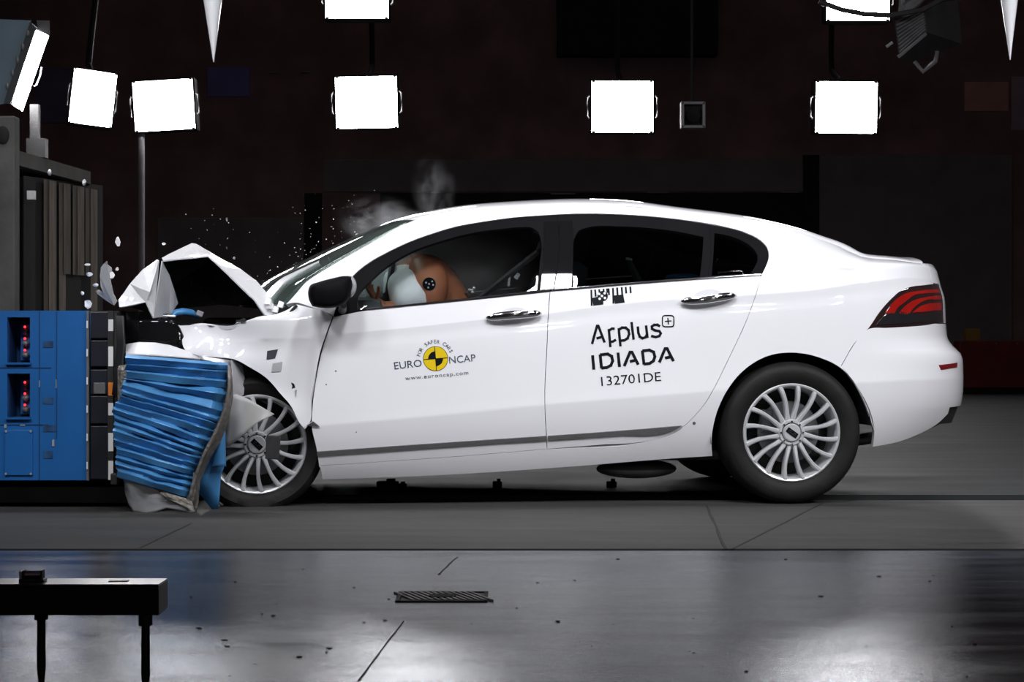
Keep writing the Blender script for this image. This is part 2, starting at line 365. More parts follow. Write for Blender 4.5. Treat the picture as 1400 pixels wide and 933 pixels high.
MB().tube([(0, .05, .1), (0, .05, ZC-c.z)], .012, 6).build('hanger', M['slot'], e)
for (x, yt, wv, D, lab) in ((289, 85, 25, 7.6, 'white pointed hanger coming down left of the top lamp'), (1378, 82, 22, 7.6, 'white pointed hanger coming down at the right edge')):
    tip = at(x+3, yt, D); r0 = wv/2/F*D
    zt = tip.z+ (yt+150)/F*D
    k = r0*(yt+150)/yt
    o = MB().cyl(tip+Vector((0, 0, 0)), Vector((tip.x-.008, D, zt)), .0015, k, 24).build('hanging_spike', M['white'], smooth=True)
    tag(o, lab, 'spike')

# ------------------------------------------------------------------ left block with timber face
def P(px, py, D): return at(px, py, D)
def zfix(v, z): v = v.copy(); v.z = z; return v
bl = empty('concrete_block', (-3.9, 11.5, 0)); tag(bl, 'tall dark concrete block faced with worn timber planks, behind the blue barrier', 'block')
def rel(v): return v-Vector((-3.9, 11.5, 0))
A, B = P(25, 238, 11.0), P(135, 252, 12.2)
def face(t, z): return zfix(A.lerp(B, t), z)
topA, topB = A.z, B.z
prism([rel(face(0, .0)+Vector((0, .12, 0))), rel(face(1, 0)+Vector((0, .12, 0))), rel(face(1, B.z)+Vector((0, .12, 0))), rel(face(0, A.z)+Vector((0, .12, 0)))],
      [rel(face(0, .0)+Vector((-.6, 1.6, 0))), rel(face(1, 0)+Vector((-.6, 1.6, 0))), rel(face(1, B.z)+Vector((-.6, 1.6, 0))), rel(face(0, A.z)+Vector((-.6, 1.6, 0)))],
      'core', M['liner'], bl)
n = 8
for i in range(n):
    t0 = .30+.70*i/n; t1 = t0+.70/n*(.76+.08*(i % 2))
    zl = .05 if not (3 <= i <= 6) else P(90, 375, 11.7).z
    jj = random.uniform(-.012, .012)-.05*(i % 2)
    f = [rel(face(t, z)+Vector((0, jj, 0))) for t, z in ((t0, zl), (t1, zl), (t1, P(0, 250, 11.6).z), (t0, P(0, 250, 11.6).z))]
    prism(f, [v+Vector((.004, .018, 0)) for v in f], 'plank', M['wood'] if i % 3 else M['wood2'], bl)
f = [rel(P(25, 226, 11.0)), rel(P(124, 252, 12.0)), rel(P(124, 235, 12.0)), rel(P(25, 206, 11.0))]
prism(f, [v+Vector((-.5, 1.3, 0)) for v in f], 'coping', M['concrete'], bl)
for (x, y, D) in ((68, 236, 11.2), (115, 250, 11.7)): MB().ell(rel(P(x, y, D)), (.012, .012, .02), 8).build('bolt', M['alu'], bl)
MB().box(rel(P(43, 267, 11.1)), (.045, .03, .05)).build('label_plate', M['mark'], bl)
MB().box(rel(P(48, 185, 11.4)), (.05, .05, .36)).build('post', M['bplastic'], bl); MB().box(rel(P(51, 203, 11.35)), (.11, .08, .11)).build('post_foot', M['bplastic'], bl)
a = P(-60, 145, 10.3); b = P(24, 160, 10.45)
cs = empty('concrete_post', ((a.x+b.x)/2, 10.4, 0)); tag(cs, 'grey concrete upright slab at the left edge under the edge-on lamp', 'slab')
o = MB().box((0, .05, b.z/2), (b.x-a.x, .1, b.z), .01).build('slab_body', M['concrete'], cs)
MB().ell((P(4, 185, 10.4).x-(a.x+b.x)/2, -.002, P(4, 185, 10.4).z), (.035, .012, .05), 16).build('lifting_hole', M['slot'], cs)

# ------------------------------------------------------------------ blue barrier trolley (block) with its load cell column
BY = 8.5
def BX(px, D=BY): return (px-CX)/F*D
def BZ(py, D=BY): return CAMH+(CY-py)/F*D
br = empty('barrier_block', (BX(60), BY, 0)); tag(br, 'bright blue steel barrier block with two lamp recesses at the left', 'barrier')
ox = BX(60)
xl, xr, zb, zt = BX(-260), BX(120), BZ(657), BZ(425)
rec = [(10, 434, 41, 496), (10, 511, 41, 571)]
# front plate with two real openings: strips around the recesses
pl = MB()
def strip(x0, y0, x1, y1, d0=0, d1=.03, bev=0.0): pl.box(((BX(x0)+BX(x1))/2-ox, (d0+d1)/2, (BZ(y0)+BZ(y1))/2), (BX(x1)-BX(x0), d1-d0, BZ(y0)-BZ(y1)), bev)
strip(-260, 425, 10, 657); strip(41, 425, 120, 657); strip(10, 425, 41, 434); strip(10, 496, 41, 511); strip(10, 571, 41, 657)
pl.build('front_plate', M['blue'], br)
MB().box(((xl+xr)/2-ox, .17+.5, (zb+zt)/2), (xr-xl-.004, 1.0, zt-zb-.004)).build('block_body', M['blue'], br)
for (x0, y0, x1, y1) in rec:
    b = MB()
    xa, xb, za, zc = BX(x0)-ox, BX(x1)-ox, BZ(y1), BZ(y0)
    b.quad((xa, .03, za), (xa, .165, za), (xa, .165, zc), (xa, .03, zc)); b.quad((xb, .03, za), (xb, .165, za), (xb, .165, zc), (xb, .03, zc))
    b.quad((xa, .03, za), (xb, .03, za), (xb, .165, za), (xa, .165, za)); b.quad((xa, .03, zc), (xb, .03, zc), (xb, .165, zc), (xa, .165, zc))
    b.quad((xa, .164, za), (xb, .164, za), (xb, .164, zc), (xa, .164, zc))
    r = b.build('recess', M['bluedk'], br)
    xm = (xa+xb)/2+.006
    for k in range(3):
        MB().ell((xm, .10, za+(zc-za)*(.16+.26*k)), (.018, .018, .016), 12).build('clamp', M['mgrey'], br)
        MB().ell((xm, .085, za+(zc-za)*(.27+.26*k)), (.006, .006, .006), 8).build('signal_lamp', M['led'], br)
    MB().box((xm, .12, (za+zc)/2-.01), (.05, .02, (zc-za)*.8)).build('mounting_rail', M['blue'], br)
    MB().box(((xa+xb)/2, -.006, za-.004), (xb-xa+.01, .02, .008)).build('ledge', M['lgrey'] if 0 else M['blue'], br)
# bolted cover plate, seams, faint plates
MB().box((BX(26)-ox, -.004, BZ(619)), (BX(45)-BX(7), .008, BZ(588)-BZ(650)), .002).build('cover_plate', M['blue'], br)
for x in (9, 43):
    for y in (590, 648): MB().cyl((BX(x)-ox, -.008, BZ(y)), (BX(x)-ox, -.013, BZ(y)), .005, n=8).build('bolt', M['lgrey'], br)
for (x0, y0, x1, y1) in ((-40, 502.5, 70, 503.5), (-40, 580.5, 66, 581.5), (53.5, 426, 54.5, 657), (77, 426, 78, 600)):
    MB().box(((BX(x0)+BX(x1))/2-ox, -.0015, (BZ(y0)+BZ(y1))/2), (BX(x1)-BX(x0), .003, BZ(y0)-BZ(y1))).build('weld_seam', M['bluedk'], br)
for (x, y, w_, h_) in ((66, 471, 14, 9), (66, 548, 14, 9), (68, 586, 18, 9), (66, 622, 12, 10)):
    MB().box((BX(x)-ox, -.001, BZ(y)), (w_/F*BY, .003, h_/F*BY)).build('worn_plate', mat('worn_blue_plate', (.018, .075, .19), .5, nscale=20, namt=.5), br)
for (x, y, w_, h_) in ((7.5, 583, 3, 5), (31, 581.5, 7, 1.5), (54, 525, 1, 9), (77, 525, 1, 12), (73, 606, 3, 9)):
    MB().box((BX(x)-ox, -.002, BZ(y)), (w_/F*BY, .003, h_/F*BY)).build('scratch', M['lgrey'], br)
# dark load-cell column (its own thing, bolted face)
lc = empty('load_cell_wall', (BX(140), BY, 0)); tag(lc, 'dark column of stacked load cells with white scale strip beside the blue block', 'load cell wall')
o2 = BX(140)
MB().box(((BX(122)+BX(160))/2-o2, .53, (zb+zt)/2), (BX(160)-BX(122.3), 1.0, zt-zb)).build('backing', M['liner'], lc)
ys = [426, 464, 503, 505, 541, 580, 582, 620, 656]
for y0, y1 in ((426, 463.5), (465, 502), (505, 540), (541, 580), (582, 656)):
    MB().box((BX(136)-o2, .02, (BZ(y0)+BZ(y1))/2), (BX(148)-BX(124.5), .06, BZ(y0)-BZ(y1)-.004), .004).build('load_cell', mat('black_navy_cell', (.008, .010, .018), .45, nscale=6, namt=.3), lc)
MB().box((BX(137)-o2, -.012, BZ(531)), (BX(146)-BX(130), .012, BZ(524)-BZ(539)), .002).build('plug_box', M['mgrey'], lc)
MB().box((BX(120.8)-o2, .0, (zb+zt)/2), (BX(122.5)-BX(119.5), .03, zt-zb)).build('edge_strip', M['mgrey'], lc)
for k in range(6):
    y = 444+38.5*k
    MB().box((BX(120.5)-o2, -.018, BZ(y)), (.006, .004, 10/F*BY)).build('tick', M['mark'], lc)
MB().box((BX(152)-o2, .0, (zb+zt)/2), (BX(156.5)-BX(148.5), .03, zt-zb)).build('scale_strip', M['bplastic'], lc)
for y0, y1, m in ((437, 453, 'mark'), (474, 501, 'mark'), (523, 541, 'orange'), (551, 568, 'mark'), (592, 617, 'mark'), (630, 656, 'mark')):
    MB().box((BX(152.6)-o2, -.017, (BZ(y0)+BZ(y1))/2), (BX(156)-BX(149.3), .004, BZ(y0)-BZ(y1))).build('scale_mark', M[m], lc)
MB().box((BX(158)-o2, .02, (BZ(428)+BZ(600))/2), (.012, .05, BZ(428)-BZ(600))).build('edge_plate', M['dgrey'], lc)
o = MB().box((BX(30), 9.2, .05), (BX(160)-BX(-260), 1.1, .07)).build('barrier_rail', M['dgrey'])
tag(o, 'long dark rail on the floor under the blue barrier block', 'rail')
for x in (-1.85, -2.4):
    pass
MB().box((BX(-70)-ox, .6, zb/2+.04), (.5, .6, zb-.085)).build('support_foot', M['dgrey'], br)
MB().box((BX(110)-ox, .6, zb/2+.04), (.2, .6, zb-.085)).build('support_foot', M['dgrey'], br)

# ------------------------------------------------------------------ beam stand in the foreground
D0, D1 = 4.0, 4.105
def q(px, py, D): return at(px, py, D)
xr_ = (217-CX)/F*D0; zt_ = q(0, 801, D0).z; zb_ = q(0, 842, D0).z
bs = empty('beam_stand', (xr_-.4, (D0+D1)/2, 0)); tag(bs, 'low black beam on thin legs at the bottom left', 'stand')
bo = Vector((xr_-.4, (D0+D1)/2, 0))
L = .62
MB().box((xr_-L/2-bo.x, 0, (zt_+zb_)/2), (L, D1-D0, zt_-zb_), .0015).build('beam', mat('black_anodised_beam', (.006, .006, .0065), .45, nscale=8, namt=.2), bs)
MB().box((xr_-L/2-bo.x, 0, zt_+.0012), (L-.002, D1-D0-.004, .0024), .0008).build('top_plate', mat('brushed_dark_top', (.10, .085, .08), .30, .6, nscale=5, namt=.3, stretch=(.4, 6, 1)), bs)
MB().box((q(162, 797, 4.05).x-bo.x, 0, zt_+.003), (.040, .018, .0022)).build('label_plate', M['lgrey'], bs)
MB().box((xr_-.025-bo.x, D0-bo.y-.004, zt_-.006), (.05, .006, .003)).build('front_lip', M['dgrey'], bs)
def leg(px, D, ptop):
    x = (px-CX)/F*D-bo.x; y = D-bo.y
    MB().cyl((x, y, zb_-.022), (x, y, zb_), .0145, n=20).build('leg_collar', M['bplastic'], bs)
    b = MB(); r = 5.8/F*D
    b.tube([(x, y, zb_-.0), (x, y, .045), (x, y, .02), (x, y, .0)], [r, r*1.06, r*.75, r*.5], 16)
    b.build('leg', M['bplastic'], bs, smooth=True)
leg(199, 4.012, 0); leg(56.5, 4.095, 0); leg(-70, 4.02, 0); leg(199, 4.09, 0)
sc_ = empty('beam_sensor', (q(45, 797, 4.05).x, 4.05, zt_+.0025)); tag(sc_, 'small clear and metal sensor on top of the black beam', 'sensor')
MB().box((0, 0, .003), (.052, .03, .006), .001).build('base_plate', M['dgrey'], sc_)
MB().box((-.018, 0, .012), (.004, .024, .024)).build('end_plate', M['bplastic'], sc_); MB().box((.020, 0, .012), (.004, .024, .024)).build('end_plate', M['bplastic'], sc_)
b = MB(); b.cyl((-.016, 0, .014), (.018, 0, .014), .008, n=16); b.build('barrel', M['chrome'], sc_, smooth=True)
MB().box((-.024, 0, .012), (.006, .020, .020), .002).build('end_cap', M['alu'], sc_)
MB().tube([(-.016, -.01, .022), (.018, -.01, .022)], .0015, 6).build('rod', M['chrome'], sc_)

# ------------------------------------------------------------------ right background: red barrier, yellow box
a = at(1312, 466, 27); b = at(1480, 531, 27)
rb = empty('red_barrier', ((a.x+b.x)/2, 27.2, 0)); tag(rb, 'long dark red barrier standing behind the rear of the car', 'barrier')
MB().box((0, 0, (a.z+b.z)/2), (b.x-a.x, .4, a.z-b.z), .02).build('panel', M['redbar'], rb)
MB().box((0, .02, max(.03, b.z/2)), (b.x-a.x-.1, .3, max(.06, b.z)), .01).build('plinth', M['slot'], rb)
for k in range(3): MB().cyl((-.35+k*.3, -.2, a.z-.04), (-.35+k*.3, -.215, a.z-.04), .012, n=8).build('bolt', M['mgrey'], rb)
c = at(1330, 457, 27.1)
o = MB().box((c.x, 27.15, a.z+.085), (.20, .15, .165), .01).build('signal_box', M['sign']); tag(o, 'small dull yellow box on top of the red barrier', 'box')

# ================================================================== THE CAR
TH = math.radians(4.76); OX, OY = 1.269, 8.75
ct, st = math.cos(TH), math.sin(TH)
HW = 0.92                                    # half width: the centre plane is v = HW
car = empty('crashed_car', (OX, OY, 0), (0, 0, TH))
tag(car, 'white four-door saloon car with crushed front, hitting the blue barrier', 'car')
def l2w(u, v): return OX+u*ct-v*st, OY+u*st+v*ct
def proj(u, v, w):
    X, Y = l2w(u, v); return CX+F*X/Y, CY-F*(w-CAMH)/Y
def ray_v(px, py, v):                        # local point on the lengthwise plane v = const
    a = (px-CX)/F; t = (v-st*OX+ct*OY)/(ct-st*a)
    dx = a*t-OX; dy = t-OY
    return ct*dx+st*dy, v, CAMH+(CY-py)/F*t
def pt(px, py, v): return Vector(ray_v(px, py, v))

def pchip(x, y):
    x = np.array(x, float); y = np.array(y, float); h = np.diff(x); d = np.diff(y)/h
    m = np.zeros_like(x); m[0] = d[0]; m[-1] = d[-1]
    for i in range(1, len(x)-1):
        if d[i-1]*d[i] > 0:
            w1 = 2*h[i]+h[i-1]; w2 = h[i]+2*h[i-1]; m[i] = (w1+w2)/(w1/d[i-1]+w2/d[i])
    def f(q):
        q = np.asarray(q, float); qq = np.clip(q, x[0], x[-1]); i = np.clip(np.searchsorted(x, qq)-1, 0, len(x)-2)
        t = (qq-x[i])/h[i]
        r = (1+2*t)*(1-t)**2*y[i]+t*(1-t)**2*h[i]*m[i]+t*t*(3-2*t)*y[i+1]+t*t*(t-1)*h[i]*m[i+1]
        return r+np.where(q > x[-1], (q-x[-1])*m[-1], 0)+np.where(q < x[0], (q-x[0])*m[0], 0)
    return f
def line(pts, v):
    p = [ray_v(x, y, v) for x, y in pts]
    f = pchip([a[0] for a in p], [a[2] for a in p]); lo, hi = p[0][0], p[-1][0]
    return lambda u: f(np.clip(u, lo, hi))
SILL = line([(150, 690), (440, 656), (605, 651), (767, 640), (933, 627), (1000, 624), (1193, 612), (1300, 590)], .05)
LOWC = line([(250, 600), (430, 583), (600, 568), (750, 553), (900, 541), (1000, 533), (1150, 525), (1250, 520)], 0)
SHOU = line([(230, 470), (330, 466), (448, 459), (560, 449), (672, 437), (740, 431), (823, 420), (931, 410), (1031, 404), (1103, 399), (1177, 388), (1250, 380)], 0)
BELT = line([(230, 441), (340, 438), (455, 433), (500, 424), (640, 410), (740, 399), (785, 395.5), (900, 386), (1040, 376), (1120, 371), (1190, 367), (1270, 364)], .03)
RAIL = line([(300, 434), (360, 431), (388, 420), (420, 386), (450, 366), (482, 347), (510, 331), (540, 314), (577, 297), (620, 289), (700, 283), (790, 280), (850, 281),
             (950, 292), (1020, 301), (1080, 314), (1140, 334), (1190, 352), (1240, 355), (1280, 358)], .24)
_ur = [ray_v(x, 350, .2)[0] for x in (300, 380, 440, 540, 620, 800, 960, 1080, 1190, 1280)]
VR = pchip(_ur, [.10, .10, .16, .23, .265, .275, .27, .25, .20, .17])
_ue = [ray_v(x, 350, .2)[0] for x in (350, 500, 900, 1050, 1190, 1300)]
EX = pchip(_ue, [1.3, 1.2, 1.2, 1.25, 2.3, 2.6])
DOORP = pchip([0, .12, .4, .7, .82, .90, .95, 1], [-.010, -.0065, -.0025, -.0008, .0005, .0033, .0042, 0])
def V(u, w):                                 # depth of the side skin (0 = widest)
    u = np.asarray(u, float); w = np.asarray(w, float)
    ws, wc, wh, wb, wr = SILL(u), LOWC(u), SHOU(u), BELT(u), RAIL(u)
    wb = np.maximum(wb, wh+.012); wr = np.maximum(wr, wb+.012)
    t = np.clip((wc-w)/(wc-ws), 0, 1.25); v1 = -.010+.036*t+.050*t**2.4
    t = np.clip((w-wc)/(wh-wc), 0, 1); kf = np.clip((u+2.25)/.35, 0, 1); v2 = DOORP(t)*kf+(1-kf)*-.010*(1-t)
    vb = (.19+.10*np.clip((u+.1)/.5, 0, 1))*(wb-wh); t = np.clip((w-wh)/(wb-wh), 0, 1); v3 = vb*t
    t = np.clip((w-wb)/(wr-wb), 0, 1.3); v4 = vb+(VR(u)-vb)*t**EX(u)
    r = np.where(w < wc, v1, np.where(w < wh, v2, np.where(w < wb, v3, v4)))
    r = r+.010*((u+1.1)/1.3)**2+np.where(u < -2.35, .22*(-2.35-u)**1.5 if np.isscalar(u) else .22*np.maximum(-2.35-u, 0)**1.5, 0)
    return r
S0, LS = .22, 1.12
_sil = [(300, 1272), (352, 1279), (370, 1281), (388, 1285), (412, 1291.5), (437, 1292.5), (452, 1293.5), (462, 1295), (474, 1303), (484, 1313), (495, 1316), (530, 1316.5), (550, 1315), (565, 1311), (580, 1306), (620, 1290)]
_tt = np.linspace(0, PI/2, 60)
def plan(s, ue, vv):
    t = np.clip((s-S0)/LS, 0, 1.0)*PI/2
    u = np.where(s < S0, s, S0+(ue-S0)*np.sin(t)); c = (1-np.cos(t))**1.12
    return u, vv+(HW-vv)*c
def cal_rear():
    W, UE = [], []
    for py, px in _sil:
        lo, hi = .5, 1.4
        for _ in range(40):
            ue = (lo+hi)/2; w = .8
            for _k in range(4):
                uu, vv = plan(S0+_tt/(PI/2)*LS, ue, .04)
                X, Y = l2w(uu, vv); pxx = CX+F*X/Y; k = int(np.argmax(pxx)); w = CAMH+(CY-py)/F*Y[k]
            if pxx[k] > px: hi = ue
            else: lo = ue
        W.append(w); UE.append(ue)
    return pchip(W[::-1], UE[::-1])
UEND = cal_rear()
def PS(s, w):
    s = np.asarray(s, float); w = np.asarray(w, float)
    uq = np.minimum(s, .95)
    v = V(uq, w); u, v = plan(s, UEND(np.clip(w, .2, 1.2)), v)
    return np.stack([u, v, w], -1)
def NS(s, w, e=.002):
    a = PS(s+e, w)-PS(s-e, w); b = PS(s, w+e)-PS(s, w-e)
    n = np.cross(a, b); n /= np.linalg.norm(n, axis=-1, keepdims=True)+1e-12
    return n                                   # u x w  ->  -v : outwards
def inv(px, py):
    u, _, w = ray_v(px, py, .05); s = u
    for _ in range(30):
        p = PS(s, w); x, y = proj(*p)
        e = 1e-4
        xa, ya = proj(*PS(s+e, w)); xb, yb = proj(*PS(s, w+e))
        J = np.array([[(xa-x)/e, (xb-x)/e], [(ya-y)/e, (yb-y)/e]]); r = np.array([px-x, py-y])
        d = np.linalg.lstsq(J.T@J+np.diag([400., 1.]), J.T@r, rcond=None)[0]
        d = np.clip(d, -.15, .15); s = min(s+d[0], S0+LS*.80); w += d[1]
        if abs(r[0])+abs(r[1]) < .05: break
    return float(s), float(w)
def tosw(pts):
    return [p[1:] if p[0] == 's' else inv(*p) for p in pts]
def dense(sw, step, closed=True, sharp=48):
    n = len(sw); P_ = [np.array(p, float) for p in sw]; out = []
    def ang(i):
        a = P_[i]-P_[i-1]; b = P_[(i+1) % n]-P_[i]
        c = np.dot(a, b)/(np.linalg.norm(a)*np.linalg.norm(b)+1e-12); return math.degrees(math.acos(max(-1, min(1, c))))
    T = []
    for i in range(n):
        if (not closed and i in (0, n-1)) or ang(i) > sharp: T.append(None)
        else:
            a = P_[i]-P_[i-1]; b = P_[(i+1) % n]-P_[i]; la, lb = np.linalg.norm(a), np.linalg.norm(b)
            t = a/la*lb+b/lb*la; T.append(t/(np.linalg.norm(t)+1e-12))
    for i in range(n if closed else n-1):
        a, b = P_[i], P_[(i+1) % n]; L_ = np.linalg.norm(b-a); k = max(1, int(math.ceil(L_/step)))
        ta = T[i]*L_ if T[i] is not None else (b-a); tb = T[(i+1) % n]*L_ if T[(i+1) % n] is not None else (b-a)
        for j in range(k):
            t = j/k
            out.append((2*t**3-3*t*t+1)*a+(t**3-2*t*t+t)*ta+(-2*t**3+3*t*t)*b+(t**3-t*t)*tb)
    if not closed: out.append(P_[-1])
    return np.array(out)
def area2(p): x, y = p[:, 0], p[:, 1]; return .5*np.sum(x*np.roll(y, -1)-np.roll(x, -1)*y)
def inset(p, d):
    if area2(p) < 0: p = p[::-1].copy()
    a = p-np.roll(p, 1, 0); b = np.roll(p, -1, 0)-p
    na = np.stack([-a[:, 1], a[:, 0]], -1); nb = np.stack([-b[:, 1], b[:, 0]], -1)
    na /= np.linalg.norm(na, axis=1, keepdims=True)+1e-12; nb /= np.linalg.norm(nb, axis=1, keepdims=True)+1e-12
    m = na+nb; m /= np.linalg.norm(m, axis=1, keepdims=True)+1e-12
    return p+m*d
def pip(poly, q):
    x, y = q[:, 0], q[:, 1]; r = np.zeros(len(q), bool); n = len(poly)
    for i in range(n):
        x0, y0 = poly[i]; x1, y1 = poly[i-1]
        c = ((y0 > y) != (y1 > y)); xx = (x1-x0)*(y-y0)/((y1-y0)+1e-15)+x0
        r ^= c & (x < xx)
    return r
def finish(name, co, tri, nrm, loops, thick, mats, parent, mirror):
    # front skin + returned edge + dark inner skin, normals of the true surface
    n = len(co); back = co-nrm*thick; back[:, 1] = np.maximum(back[:, 1], co[:, 1]-.0)
    verts = [*co, *back]; faces = [tuple(t) for t in tri]; mi = [0]*len(faces); ln = [nrm[i] for t in tri for i in t]
    for t in tri: faces.append((t[0]+n, t[2]+n, t[1]+n)); mi.append(1); ln += [-nrm[t[0]], -nrm[t[2]], -nrm[t[1]]]
    for lp in loops:
        m = len(lp)
        for i in range(m):
            a, b = lp[i], lp[(i+1) % m]
            fn = np.cross(co[b]-co[a], nrm[a]); fn /= np.linalg.norm(fn)+1e-12
            faces.append((a, a+n, b+n, b)); mi.append(0); ln += [fn]*4
    objs = []
    for side in ((0, 1) if mirror else (0,)):
        vs = np.array(verts, float); nn = np.array(ln, float); ff = faces
        if side:
            vs[:, 1] = 2*HW-vs[:, 1]; nn[:, 1] *= -1
            ff = []; k = 0; n2 = []
            for f in faces:
                m = len(f); ff.append(f[::-1]); n2 += list(nn[k:k+m][::-1]); k += m
            nn = np.array(n2)
        me = bpy.data.meshes.new(name); me.from_pydata(vs.tolist(), [], ff)
        me.polygons.foreach_set('material_index', mi); me.polygons.foreach_set('use_smooth', [True]*len(ff))
        try: me.normals_split_custom_set([tuple(map(float, v)) for v in nn])
        except Exception as ex: print('normals', name, ex)
        objs.append(link(name, me, mats, parent if not isinstance(parent, tuple) else parent[side]))
    return objs if mirror else objs[0]
CREASES = [SHOU, LOWC, lambda u: SHOU(u)-.05*(SHOU(u)-LOWC(u)), lambda u: SHOU(u)+.006, lambda u: LOWC(u)-.008, lambda u: LOWC(u)+.008]
def panel(name, outline, m, parent=None, holes=(), thick=.018, step=.018, off=0.0, gap=.0015, mirror=True, raw=False, mats=None, sharp=48, warp=None, crease=True):
    parent = car if parent is None else parent
    polys = [inset(dense(outline if raw else tosw(outline), step, sharp=sharp), gap)]
    for h in holes:
        d = dense(h if raw else tosw(h), step, sharp=sharp)
        if area2(d) < 0: d = d[::-1].copy()
        polys.append(inset(d, -gap)[::-1].copy())
    bd = np.concatenate(polys); lo, hi = bd.min(0), bd.max(0)
    gx = np.arange(lo[0]+step*.5, hi[0], step); gy = np.arange(lo[1]+step*.5, hi[1], step*.87)
    G = np.array([(x+(step*.5 if j % 2 else 0), y) for j, y in enumerate(gy) for x in gx]) if len(gx) and len(gy) else np.zeros((0, 2))
    if len(G):
        ok = pip(polys[0], G)
        for h in polys[1:]: ok &= ~pip(h, G)
        G = G[ok]
        if len(G):
            dm = np.full(len(G), 9.)
            for i in range(0, len(bd), 200): dm = np.minimum(dm, np.sqrt(((G[:, None, :]-bd[None, i:i+200])**2).sum(-1)).min(1))
            G = G[dm > step*.55]
    crs = []
    if crease:
        for fn in CREASES:
            ss = np.arange(lo[0], hi[0], step*.7); c = np.stack([ss, fn(np.minimum(ss, .95))], -1)
            ok = pip(polys[0], c)
            for h in polys[1:]: ok &= ~pip(h, c)
            for i in range(0, len(bd), 200): ok &= (((c[:, None, :]-bd[None, i:i+200])**2).sum(-1)).min(1) > (.006)**2
            if ok.sum() > 1: crs.append((c, ok))
        for c, ok in crs:
            if len(G):
                q_ = c[ok]; dm = np.full(len(G), 9.)
                for i in range(0, len(q_), 200): dm = np.minimum(dm, np.sqrt(((G[:, None, :]-q_[None, i:i+200])**2).sum(-1)).min(1))
                G = G[dm > step*.85]
    base_n = len(bd)
    pts = np.concatenate([bd, G]) if len(G) else bd
    edges = []; k = 0; loops = []
    for p in polys:
        np_ = len(p); edges += [(k+i, k+(i+1) % np_) for i in range(np_)]; loops.append([k+i for i in range(np_)]); k += np_
    for c, ok in crs:
        ids = {}; n0 = len(pts); k2 = 0; add = []
        for i in range(len(c)):
            if ok[i]: ids[i] = n0+k2; add.append(c[i]); k2 += 1
        pts = np.concatenate([pts, np.array(add)]); edges += [(ids[i], ids[i+1]) for i in ids if i+1 in ids]
    r = delaunay_2d_cdt([Vector(p) for p in pts], edges, [], 0, 1e-6)
    vv = np.array([tuple(v) for v in r[0]]); tri = np.array([t for t in r[2] if len(t) == 3])
    cen = vv[tri].mean(1); ok = pip(polys[0], cen)
    for h in polys[1:]: ok &= ~pip(h, cen)
    tri = tri[ok]
    a = vv[tri]; cr = (a[:, 1, 0]-a[:, 0, 0])*(a[:, 2, 1]-a[:, 0, 1])-(a[:, 1, 1]-a[:, 0, 1])*(a[:, 2, 0]-a[:, 0, 0])
    tri[cr < 0] = tri[cr < 0][:, ::-1]
    mp = {}                                   # input -> output vertex
    for oi, ins in enumerate(r[3]):
        for i in ins: mp[i] = oi
    loops = [[mp[i] for i in lp if i in mp] for lp in loops]
    s, w = vv[:, 0], vv[:, 1]
    co = PS(s, w); nr = NS(s, w)
    if warp is not None:
        dv = warp(co); co = co+nr*dv[:, None]
        e = .002; a_, b_ = PS(s+e, w), PS(s, w+e); na, nb = NS(s+e, w), NS(s, w+e)
        A_ = a_+na*warp(a_)[:, None]-co; B_ = b_+nb*warp(b_)[:, None]-co
        nr = np.cross(A_, B_); nr /= np.linalg.norm(nr, axis=-1, keepdims=True)
    co = co+nr*off
    return finish(name, co, tri, nr, loops, thick, mats or [m, M['liner']], parent, mirror)

# ---- outlines read off the photograph
WIN_TOP = [(472, 390), (486, 374), (505, 359), (530, 345), (560, 331), (590, 320), (620, 311), (660, 303.5), (700, 298), (745, 294.5), (790, 292.5), (850, 293.5), (900, 297),
           (950, 303), (990, 310), (1020, 318.5), (1040, 329), (1049, 339), (1051, 350), (1047, 364), (1041, 376.5)]
REAR_DOOR_EDGE = [(1041, 377), (1034, 402), (1020, 440), (1000, 483), (978, 528), (961, 556), (948, 571), (930, 587), (910, 597), (883, 604)]
DOOR_BOT = [(748, 614.5), (613, 625.5), (520, 632), (436, 637.5)]
DOOR_FRONT = [(432, 612), (426, 585), (427, 558), (433, 512), (441, 476), (449, 452), (456, 433)]
ARCH_R = [(1193, 612), (1195, 589), (1188, 559), (1172, 530), (1150, 504), (1121, 489.5), (1083, 482.5), (1050, 487), (1024, 501), (1002, 523), (985, 552), (976, 580), (973, 605), (974, 624)]

# side frame: rocker, quarter, C pillar, roof rail, A pillar in one pressing
frame_out = ([(437, 639), (441, 656), (520, 653.5), (605, 650), (767, 639.5), (933, 626.5), (974, 624)] + ARCH_R[::-1][1:-1] + [(1166, 521), (1150, 500), (1165, 474), (1188, 448.5)] +
             [(1203, 426.6), (1216.6, 411), (1228.6, 400), (1241, 394), (1263, 390.3), (1276, 388.8)])
sw_out = tosw(frame_out)
sw_out = [p for p in sw_out]
# along the lamp top round the corner, then back along the boot edge rail
s_c = S0+LS*.55
lamp_top_w = sw_out[-1][1]
RW = lambda s: float(RAIL(min(s, .95)))
rail_s = [ray_v(x, 350, .22)[0] for x in (1262, 1240, 1215, 1190, 1165, 1140, 1110, 1080, 1050, 1020, 985, 950, 900, 850, 790, 740, 700, 660, 620, 597, 577, 558, 540, 525, 510, 496, 482, 466, 450, 435, 420, 403, 392)]
sw_out += [(s_c, lamp_top_w+.003), (s_c, RW(s_c))]
sw_out += [(s, RW(s)) for s in rail_s]
sw_out += tosw([(404, 414), (425, 420), (456, 431)])
sw_out += tosw(WIN_TOP)
sw_out += tosw(REAR_DOOR_EDGE[1:]) + tosw(DOOR_BOT)
panel('side_frame', sw_out, M['white'], raw=True, step=.02, gap=.0008)

